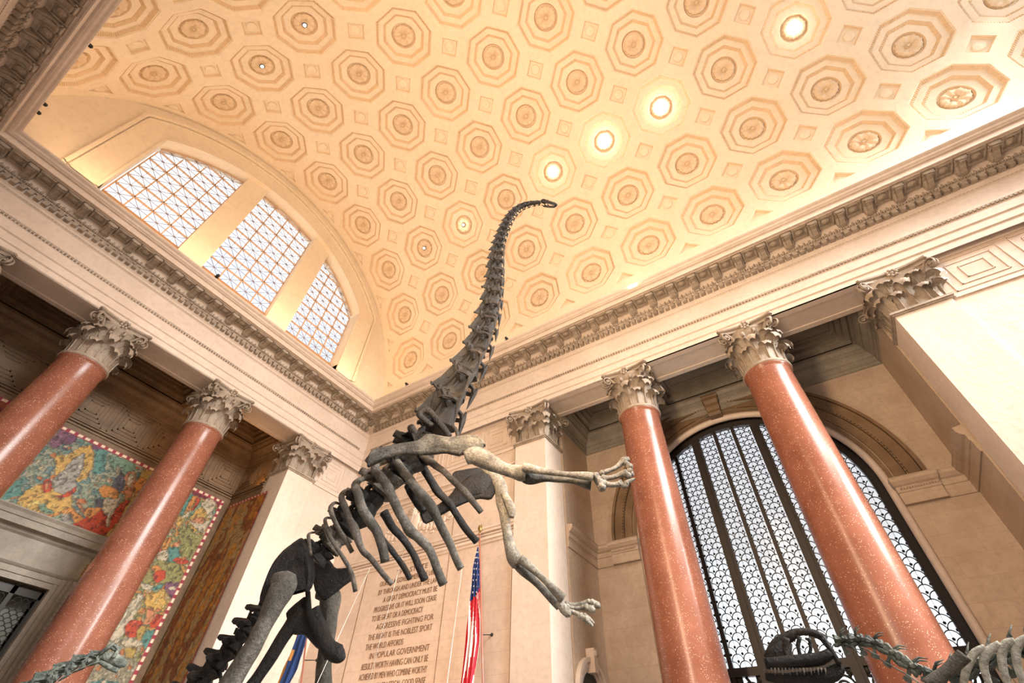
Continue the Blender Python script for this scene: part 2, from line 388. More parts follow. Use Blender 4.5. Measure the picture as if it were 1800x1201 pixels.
for key, lv in LAMPS.items():
    e = empty('ceiling_light'); e.matrix_world = inward(*key, .23)
    tag(e, lampdesc[key], 'ceiling light', 'spotlights in the vault rosettes')
    cup.build('lamp_cup', 'black' if lv < 2 else 'plaster', e); (big if lv >= 2 else bulb).build('lamp_bulb', 'lamp', e)
    if lv >= 1:
        d = bpy.data.lights.new('spot', 'POINT'); d.energy = (0, 6, 14, 30)[lv]; d.color = (1, .9, .75); d.shadow_soft_size = .08
        lo = bpy.data.objects.new('ceiling_light_source', d); COL.objects.link(lo); lo.parent = e; lo.location = (0, 0, .25)
# ------------------------------------------------------------------ skeleton survey: world positions (x, y, z[, radius]) in metres
NECK = [(0.44,-13.006,6.165,0.285),(0.469,-13.053,6.523,0.284),(0.51,-13.12,6.839,0.272),(0.57,-13.217,7.174,0.259),(0.644,-13.338,7.529,0.235),(0.7,-13.429,7.906,0.22),(0.752,-13.513,8.34,0.216),(0.789,-13.573,8.823,0.201),(0.816,-13.617,9.324,0.196),(0.832,-13.643,9.864,0.178),(0.837,-13.651,10.403,0.172),(0.835,-13.648,10.959,0.164),(0.835,-13.649,11.482,0.142),(0.853,-13.677,11.986,0.124),(0.888,-13.735,12.464,0.113),(0.935,-13.811,12.909,0.108),(0.993,-13.905,13.345,0.095),(1.081,-14.048,13.701,0.084),(1.189,-14.224,13.934,0.078),(1.309,-14.419,14.033,0.066),(1.429,-14.615,14.063,0.056)]
DORSAL = [(0.414,-12.964,5.984,0.252),(0.341,-12.844,5.711,0.246),(0.247,-12.692,5.452,0.231),(0.152,-12.538,5.214,0.217),(0.073,-12.409,4.968,0.203),(0.005,-12.298,4.744,0.19),(-0.066,-12.184,4.537,0.178),(-0.126,-12.086,4.348,0.166),(-0.185,-11.989,4.173,0.156),(-0.249,-11.886,3.998,0.153)]
TAIL = [(-0.436,-11.486,3.47,0.123),(-0.471,-11.429,3.32,0.142),(-0.509,-11.367,3.176,0.146),(-0.543,-11.312,3.025,0.15),(-0.586,-11.242,2.879,0.154),(-0.635,-11.162,2.738,0.158),(-0.68,-11.089,2.607,0.162),(-0.724,-11.017,2.46,0.165)]
SKULL = [(1.439,-14.63,14.132),(1.683,-15.027,13.916)]
RIBS = [('n',[(-0.347,-11.955,4.323,0.023),(-0.634,-12.173,4.149,0.022),(-0.677,-12.278,4.022,0.021),(-0.597,-12.312,3.855,0.021)]),('n',[(-0.294,-12.042,4.526,0.024),(-0.458,-12.155,4.432,0.026),(-0.548,-12.313,4.287,0.026),(-0.543,-12.493,4.071,0.025),(-0.423,-12.692,3.829,0.024),(-0.319,-12.812,3.648,0.027),(-0.248,-12.88,3.456,0.027)]),('n',[(-0.248,-12.117,4.722,0.024),(-0.428,-12.203,4.654,0.032),(-0.547,-12.315,4.5,0.032),(-0.56,-12.465,4.316,0.031),(-0.492,-12.579,4.152,0.029),(-0.421,-12.647,4.055,0.029),(-0.335,-12.738,3.905,0.028)]),('n',[(-0.183,-12.222,4.963,0.033),(-0.338,-12.227,4.862,0.041),(-0.43,-12.312,4.701,0.044),(-0.449,-12.475,4.519,0.046),(-0.429,-12.638,4.306,0.048),(-0.395,-12.753,4.159,0.054),(-0.31,-12.875,3.922,0.042),(-0.225,-12.981,3.821,0.035),(-0.137,-13.092,3.69,0.031),(-0.032,-13.23,3.545,0.034)]),('n',[(-0.052,-12.435,5.189,0.043),(-0.25,-12.402,5.044,0.05),(-0.372,-12.46,4.887,0.06),(-0.395,-12.619,4.678,0.062),(-0.376,-12.764,4.438,0.064),(-0.305,-12.895,4.274,0.062),(-0.222,-12.994,4.129,0.061),(-0.151,-13.074,3.939,0.057),(-0.105,-13.112,3.797,0.056)]),('n',[(-0.001,-12.519,5.444,0.044),(-0.126,-12.509,5.331,0.052),(-0.203,-12.568,5.167,0.059),(-0.21,-12.724,5.025,0.061),(-0.193,-12.891,4.861,0.064),(-0.162,-13.047,4.63,0.062),(-0.131,-13.163,4.445,0.06),(-0.07,-13.283,4.273,0.062),(-0.017,-13.351,4.159,0.065),(0.057,-13.448,4.08,0.057),(0.151,-13.576,3.933,0.053),(0.224,-13.672,3.724,0.051),(0.286,-13.749,3.551,0.054)]),('n',[(0.061,-12.619,5.516,0.044),(0.015,-12.833,5.276,0.064),(0.023,-13.103,4.977,0.065),(0.034,-13.318,4.74,0.066),(0.089,-13.52,4.515,0.072),(0.154,-13.641,4.303,0.055),(0.255,-13.769,4.058,0.05),(0.34,-13.871,3.825,0.049),(0.389,-13.916,3.734,0.048)]),('n',[(0.285,-12.984,5.562,0.062),(0.22,-13.326,5.26,0.054),(0.182,-13.587,5.04,0.048),(0.281,-13.852,4.761,0.046),(0.402,-13.994,4.573,0.042),(0.487,-14.075,4.447,0.037)]),('f',[(0.458,-12.806,5.589,0.055),(0.635,-12.766,5.519,0.064),(0.811,-12.771,5.412,0.064),(0.958,-12.817,5.28,0.069),(1.085,-12.949,5.137,0.063),(1.168,-13.115,4.879,0.057),(1.241,-13.274,4.658,0.056),(1.298,-13.408,4.506,0.055)]),('f',[(0.351,-12.632,5.324,0.062),(0.66,-12.45,5.329,0.083),(0.803,-12.508,5.163,0.082),(0.848,-12.676,4.979,0.071)]),('f',[(0.246,-12.462,4.746,0.067),(0.501,-12.428,4.625,0.059),(0.714,-12.45,4.54,0.055),(0.855,-12.575,4.348,0.05),(0.911,-12.722,4.115,0.053),(0.94,-12.826,3.961,0.056)]),('f',[(0.279,-12.515,4.37,0.032),(0.544,-12.4,4.354,0.041),(0.735,-12.401,4.274,0.042),(0.805,-12.535,4.114,0.041),(0.826,-12.64,3.965,0.04)]),('x',[(0.195,-13.181,5.993,0.054),(0.072,-12.98,6.194,0.065),(0.132,-13.079,6.288,0.056),(0.266,-13.296,6.005,0.05),(0.353,-13.437,5.78,0.049)]),('x',[(0.363,-13.453,5.996,0.036),(0.402,-13.517,5.898,0.036),(0.424,-13.553,5.76,0.031)])]
SLABS = [('scapula','light',0.085,[(-0.463,-12.722,5.019),(-0.475,-12.702,5.155),(-0.459,-12.727,5.311),(-0.314,-12.964,5.408),(-0.121,-13.277,5.464),(-0.086,-13.334,5.554),(-0.067,-13.366,5.6),(0.001,-13.476,5.586),(0.111,-13.655,5.54),(0.234,-13.855,5.591),(0.335,-14.019,5.57),(0.391,-14.11,5.475),(0.407,-14.136,5.402),(0.343,-14.032,5.372),(0.277,-13.924,5.399),(0.237,-13.859,5.298),(0.216,-13.825,5.22),(0.122,-13.672,5.278),(-0.005,-13.466,5.25),(-0.23,-13.099,5.245),(-0.323,-12.949,5.208),(-0.407,-12.813,5.102)]),('scapula','dark',0.08,[(1.113,-12.916,5.665),(1.14,-12.96,5.72),(1.249,-13.138,5.755),(1.369,-13.332,5.801),(1.463,-13.485,5.548),(1.529,-13.593,5.478),(1.478,-13.51,5.217),(1.376,-13.344,5.243),(1.273,-13.177,5.182),(1.119,-12.927,5.034),(0.939,-12.634,4.762),(0.889,-12.553,4.952),(0.893,-12.559,5.018),(1.074,-12.853,5.147),(1.195,-13.049,5.377),(1.123,-12.933,5.581)]),('ilium','dark',0.1,[(-0.635,-12.059,4.136),(-0.688,-11.973,4.046),(-0.744,-11.883,3.879),(-0.769,-11.842,3.694),(-0.774,-11.833,3.498),(-0.769,-11.842,3.361),(-0.713,-11.932,3.32),(-0.709,-11.94,3.532),(-0.667,-12.008,3.651),(-0.585,-12.141,3.614),(-0.488,-12.299,3.445),(-0.467,-12.333,3.509),(-0.485,-12.304,3.671),(-0.526,-12.237,3.838),(-0.581,-12.147,4.013)]),('ilium','dark',0.1,[(-0.027,-11.578,4.289),(0.085,-11.761,4.134),(0.157,-11.878,4.006),(0.27,-12.061,4.04),(0.304,-12.116,3.892),(0.231,-11.997,3.802),(0.191,-11.932,3.693),(0.136,-11.843,3.587),(0.039,-11.686,3.723),(-0.03,-11.573,4.015)]),('pubis','dark',0.09,[(-0.448,-11.943,3.29),(-0.398,-12.026,3.404),(-0.34,-12.119,3.515),(-0.282,-12.214,3.296),(-0.203,-12.343,3.132),(-0.111,-12.491,3.009),(-0.11,-12.493,2.898),(-0.185,-12.372,2.95),(-0.283,-12.212,3.088),(-0.348,-12.107,3.074),(-0.396,-12.029,3.172)])]
LONG = [('femur','light',0.8,[(-0.807,-12.028,3.565,0.068),(-0.728,-12.157,3.53,0.135),(-0.73,-12.154,3.417,0.146),(-0.743,-12.132,3.296,0.124),(-0.752,-12.118,3.144,0.106),(-0.765,-12.096,2.976,0.097),(-0.785,-12.064,2.816,0.101),(-0.806,-12.029,2.662,0.108),(-0.825,-12.0,2.53,0.123),(-0.835,-11.983,2.421,0.15),(-0.836,-11.981,2.343,0.125)]),('femur','light',0.85,[(0.134,-11.65,3.756,0.093),(0.214,-11.78,3.723,0.132),(0.247,-11.833,3.576,0.13),(0.271,-11.872,3.382,0.104),(0.293,-11.908,3.158,0.094),(0.314,-11.941,2.945,0.092),(0.34,-11.985,2.744,0.096),(0.366,-12.027,2.553,0.127),(0.38,-12.05,2.448,0.106)]),('pubis','dark',0.7,[(-0.376,-12.156,3.525,0.031),(-0.35,-12.198,3.405,0.034),(-0.323,-12.243,3.294,0.037),(-0.273,-12.324,3.177,0.053),(-0.202,-12.439,3.052,0.072),(-0.144,-12.534,2.953,0.09),(-0.094,-12.615,2.9,0.096),(-0.059,-12.673,2.891,0.09),(-0.04,-12.703,2.903,0.051)]),('ischium','dark',0.6,[(-0.352,-12.101,3.355,0.096),(-0.381,-12.052,3.172,0.087),(-0.417,-11.995,2.997,0.079),(-0.448,-11.944,2.818,0.071),(-0.481,-11.891,2.659,0.069),(-0.51,-11.843,2.541,0.08)]),('ischium','dark',0.6,[(-0.028,-11.862,3.44,0.102),(0.046,-11.983,3.282,0.093),(0.118,-12.101,3.124,0.084),(0.186,-12.21,2.984,0.096)]),('humerus','light',0.75,[(0.257,-13.892,5.205,0.097),(0.315,-13.986,5.243,0.138),(0.385,-14.099,5.198,0.145),(0.463,-14.227,5.118,0.116),(0.545,-14.359,5.039,0.091),(0.616,-14.475,4.996,0.098),(0.673,-14.569,4.971,0.118),(0.706,-14.623,4.964,0.094)]),('ulna','light',0.8,[(0.758,-14.553,4.984,0.087),(0.807,-14.634,4.95,0.103),(0.91,-14.802,4.944,0.055),(1.025,-14.988,4.934,0.051),(1.119,-15.141,4.919,0.055),(1.199,-15.27,4.874,0.07),(1.242,-15.341,4.858,0.085)]),('radius','light',0.8,[(0.614,-14.625,5.012,0.062),(0.671,-14.718,4.996,0.066),(0.772,-14.882,4.954,0.046),(0.885,-15.065,4.923,0.042),(0.977,-15.215,4.908,0.045),(1.064,-15.357,4.893,0.058),(1.112,-15.434,4.886,0.061)]),('humerus','light',0.75,[(1.4,-13.383,5.78,0.077),(1.48,-13.513,5.632,0.095),(1.545,-13.618,5.427,0.112),(1.569,-13.659,5.19,0.109),(1.588,-13.689,4.973,0.085),(1.612,-13.727,4.703,0.074),(1.642,-13.777,4.472,0.085),(1.68,-13.838,4.301,0.108),(1.707,-13.882,4.222,0.091)]),('deltoid_crest','light',0.6,[(1.484,-13.71,5.293,0.046),(1.524,-13.776,5.159,0.063),(1.56,-13.834,4.99,0.066),(1.561,-13.837,4.88,0.044)]),('ulna','light',0.8,[(1.752,-13.822,4.272,0.067),(1.805,-13.908,4.17,0.074),(1.891,-14.048,4.026,0.053),(1.965,-14.169,3.894,0.052),(2.03,-14.274,3.78,0.063),(2.069,-14.337,3.703,0.062)]),('radius','light',0.8,[(1.66,-13.94,4.275,0.066),(1.712,-14.024,4.206,0.065),(1.788,-14.148,4.092,0.048),(1.862,-14.267,3.959,0.048),(1.933,-14.384,3.83,0.062),(1.976,-14.454,3.767,0.066)])]
BULGE = [[(-0.471,-12.708,5.105,0.056),(-0.434,-12.769,5.179,0.097),(-0.342,-12.918,5.275,0.098),(-0.239,-13.086,5.325,0.091),(-0.11,-13.296,5.338,0.091),(-0.004,-13.468,5.369,0.099),(0.071,-13.59,5.419,0.124),(0.16,-13.734,5.392,0.14),(0.246,-13.875,5.404,0.14),(0.324,-14.001,5.415,0.14),(0.386,-14.101,5.397,0.074)],[(0.913,-12.592,4.897,0.071),(1.035,-12.79,5.022,0.09),(1.152,-12.98,5.198,0.11),(1.253,-13.145,5.379,0.186),(1.361,-13.32,5.494,0.225),(1.444,-13.455,5.506,0.16),(1.484,-13.52,5.487,0.075)],[(-0.743,-11.884,3.374,0.04),(-0.734,-11.899,3.583,0.09),(-0.701,-11.952,3.784,0.135),(-0.643,-12.047,3.911,0.144),(-0.564,-12.175,3.816,0.107),(-0.501,-12.278,3.637,0.062),(-0.481,-12.31,3.509,0.034)]]
HAND1 = [[(1.206,-15.436,4.933,0.054),(1.227,-15.469,4.865,0.069),(1.242,-15.494,4.781,0.061)],[(1.254,-15.513,4.986,0.039),(1.323,-15.625,5.04,0.031),(1.376,-15.711,5.095,0.036),(1.414,-15.773,5.168,0.044)],[(1.262,-15.525,4.908,0.043),(1.319,-15.618,4.918,0.035),(1.374,-15.707,4.954,0.039),(1.399,-15.749,4.972,0.047)],[(1.261,-15.524,4.832,0.046),(1.315,-15.613,4.808,0.038),(1.364,-15.692,4.826,0.038)],[(1.424,-15.789,5.186,0.048),(1.45,-15.831,5.205,0.04)],[(1.437,-15.811,5.15,0.04),(1.462,-15.851,5.097,0.043)],[(1.416,-15.776,4.981,0.051),(1.438,-15.813,4.956,0.047)],[(1.456,-15.841,5.026,0.039),(1.468,-15.861,4.974,0.031)],[(1.374,-15.708,4.852,0.031),(1.393,-15.739,4.785,0.038),(1.417,-15.778,4.836,0.034)],[(1.417,-15.779,4.845,0.032),(1.448,-15.829,4.879,0.028),(1.478,-15.878,4.905,0.015)]]
HAND2 = [[(2.008,-14.372,3.717,0.054),(2.039,-14.422,3.662,0.069),(2.061,-14.458,3.608,0.054)],[(2.057,-14.451,3.719,0.035),(2.113,-14.542,3.707,0.031),(2.17,-14.636,3.73,0.031),(2.212,-14.703,3.753,0.035)],[(2.064,-14.462,3.684,0.039),(2.119,-14.553,3.672,0.031),(2.168,-14.632,3.681,0.035)],[(2.07,-14.473,3.636,0.035),(2.117,-14.549,3.61,0.031),(2.156,-14.613,3.584,0.034)],[(2.192,-14.672,3.682,0.046),(2.231,-14.735,3.663,0.05)],[(2.243,-14.755,3.74,0.043),(2.274,-14.805,3.713,0.043)],[(2.148,-14.599,3.577,0.038),(2.186,-14.661,3.544,0.042)],[(2.18,-14.651,3.585,0.03),(2.21,-14.7,3.545,0.027),(2.235,-14.741,3.499,0.017)],[(2.193,-14.672,3.518,0.038),(2.222,-14.72,3.472,0.023)]]
WIRES = [((1.032,-13.396,4.035),(1.012,-13.363,2.747)),((0.295,-12.389,3.975),(0.186,-12.211,3.073)),((1.047,-12.275,5.415),(0.974,-12.156,3.481))]
JNECK = [(-2.295,-11.218,2.249,0.075),(-2.239,-11.235,2.317,0.071),(-2.189,-11.251,2.386,0.067),(-2.137,-11.268,2.436,0.063),(-2.09,-11.282,2.5,0.058),(-2.032,-11.301,2.549,0.054),(-1.978,-11.318,2.594,0.052),(-1.913,-11.338,2.614,0.05),(-1.864,-11.353,2.65,0.044)]
JSK = [(-1.864,-11.353,2.65,0.044),(-1.769,-11.383,2.638,0.067),(-1.696,-11.406,2.616,0.062),(-1.636,-11.425,2.612,0.034)]
JJAW = [(-1.851,-11.358,2.601,0.017),(-1.757,-11.387,2.574,0.028),(-1.67,-11.415,2.55,0.022)]
ANECK = [(1.441,-17.435,2.835,0.051),(1.444,-17.517,2.832,0.056),(1.446,-17.59,2.813,0.058),(1.448,-17.674,2.821,0.06),(1.45,-17.74,2.792,0.057),(1.452,-17.789,2.754,0.059),(1.453,-17.829,2.702,0.063),(1.454,-17.87,2.656,0.064),(1.455,-17.908,2.606,0.066),(1.457,-17.958,2.562,0.068),(1.459,-18.011,2.528,0.072),(1.461,-18.08,2.508,0.071),(1.463,-18.16,2.532,0.071),(1.465,-18.241,2.555,0.07),(1.468,-18.326,2.587,0.07),(1.471,-18.428,2.618,0.072),(1.474,-18.524,2.638,0.074),(1.477,-18.619,2.659,0.076),(1.48,-18.713,2.68,0.078),(1.482,-18.803,2.695,0.08)]
ASK = [[(1.423,-16.838,2.746,0.042),(1.427,-16.953,2.848,0.053),(1.431,-17.089,2.9,0.056),(1.433,-17.176,2.927,0.039),(1.437,-17.295,2.908,0.041),(1.44,-17.38,2.846,0.043)],[(1.423,-16.837,2.705,0.055),(1.426,-16.92,2.756,0.085),(1.428,-17.007,2.818,0.072),(1.43,-17.07,2.866,0.036)],[(1.303,-16.832,2.689,0.046),(1.307,-16.978,2.677,0.053),(1.313,-17.15,2.679,0.052),(1.317,-17.282,2.684,0.047),(1.32,-17.379,2.719,0.039)],[(1.542,-16.796,2.737,0.048),(1.547,-16.949,2.724,0.056),(1.552,-17.128,2.726,0.055),(1.556,-17.266,2.732,0.049),(1.559,-17.367,2.768,0.04)],[(1.33,-17.07,2.868,0.036),(1.329,-17.029,2.79,0.03),(1.329,-17.024,2.71,0.029)],[(1.334,-17.183,2.868,0.022),(1.332,-17.141,2.791,0.019),(1.332,-17.131,2.701,0.021)],[(1.336,-17.25,2.849,0.019),(1.335,-17.237,2.77,0.016),(1.334,-17.183,2.696,0.021)],[(1.319,-17.356,2.834,0.032),(1.32,-17.388,2.74,0.026),(1.32,-17.409,2.63,0.025)],[(1.322,-16.795,2.595,0.024),(1.327,-16.956,2.561,0.037),(1.333,-17.165,2.547,0.046),(1.338,-17.338,2.576,0.043),(1.341,-17.415,2.623,0.028)],[(1.521,-16.764,2.631,0.025),(1.526,-16.931,2.597,0.038),(1.533,-17.147,2.581,0.048),(1.538,-17.327,2.612,0.045)]]
ATEETH = [(1.284,-16.872,2.646,0.008),(1.285,-16.901,2.644,0.008),(1.286,-16.93,2.641,0.008),(1.287,-16.959,2.639,0.008),(1.288,-16.987,2.637,0.008),(1.289,-17.016,2.635,0.008),(1.289,-17.044,2.632,0.008),(1.29,-17.072,2.63,0.008),(1.291,-17.1,2.628,0.008),(1.292,-17.128,2.626,0.008),(1.293,-17.155,2.624,0.008),(1.294,-17.183,2.621,0.008),(1.294,-17.21,2.619,0.008),(1.295,-17.237,2.617,0.008),(1.296,-17.264,2.615,0.008),(1.297,-17.291,2.613,0.008)]
ARIBS = [[(1.17,-18.403,2.623,0.029),(1.168,-18.325,2.597,0.031),(1.166,-18.255,2.537,0.031),(1.164,-18.185,2.459,0.029),(1.162,-18.128,2.374,0.024)],[(1.173,-18.501,2.637,0.029),(1.171,-18.421,2.607,0.033),(1.169,-18.351,2.547,0.033),(1.168,-18.314,2.468,0.03),(1.167,-18.299,2.38,0.026)],[(1.176,-18.594,2.647,0.029),(1.174,-18.534,2.634,0.033),(1.172,-18.472,2.574,0.033),(1.171,-18.43,2.486,0.03),(1.17,-18.397,2.374,0.025)],[(1.179,-18.692,2.665,0.028),(1.176,-18.613,2.635,0.033),(1.175,-18.556,2.575,0.033),(1.174,-18.516,2.488,0.03),(1.173,-18.487,2.385,0.025)]]
ARIBS2 = [[(1.769,-18.371,2.639,0.022),(1.77,-18.391,2.587,0.022),(1.771,-18.406,2.496,0.017)],[(1.773,-18.492,2.66,0.022),(1.773,-18.502,2.578,0.022),(1.774,-18.509,2.509,0.017)],[(1.776,-18.596,2.671,0.022),(1.776,-18.592,2.601,0.022),(1.776,-18.601,2.521,0.016)]]
ASCAP = [(1.015,-18.24,2.56,0.057),(1.013,-18.159,2.512,0.054),(1.01,-18.081,2.468,0.05),(1.008,-17.997,2.43,0.055),(1.006,-17.926,2.399,0.055)]
ANR = [[(1.345,-17.553,2.756,0.005),(1.346,-17.592,2.693,0.005),(1.346,-17.604,2.671,0.004)],[(1.348,-17.651,2.725,0.005),(1.35,-17.736,2.628,0.005),(1.353,-17.838,2.538,0.005),(1.355,-17.902,2.466,0.005)],[(1.347,-17.616,2.745,0.005),(1.349,-17.681,2.696,0.005),(1.35,-17.722,2.665,0.004)],[(1.339,-17.369,2.648,0.006),(1.336,-17.258,2.603,0.006),(1.331,-17.108,2.551,0.008)]]
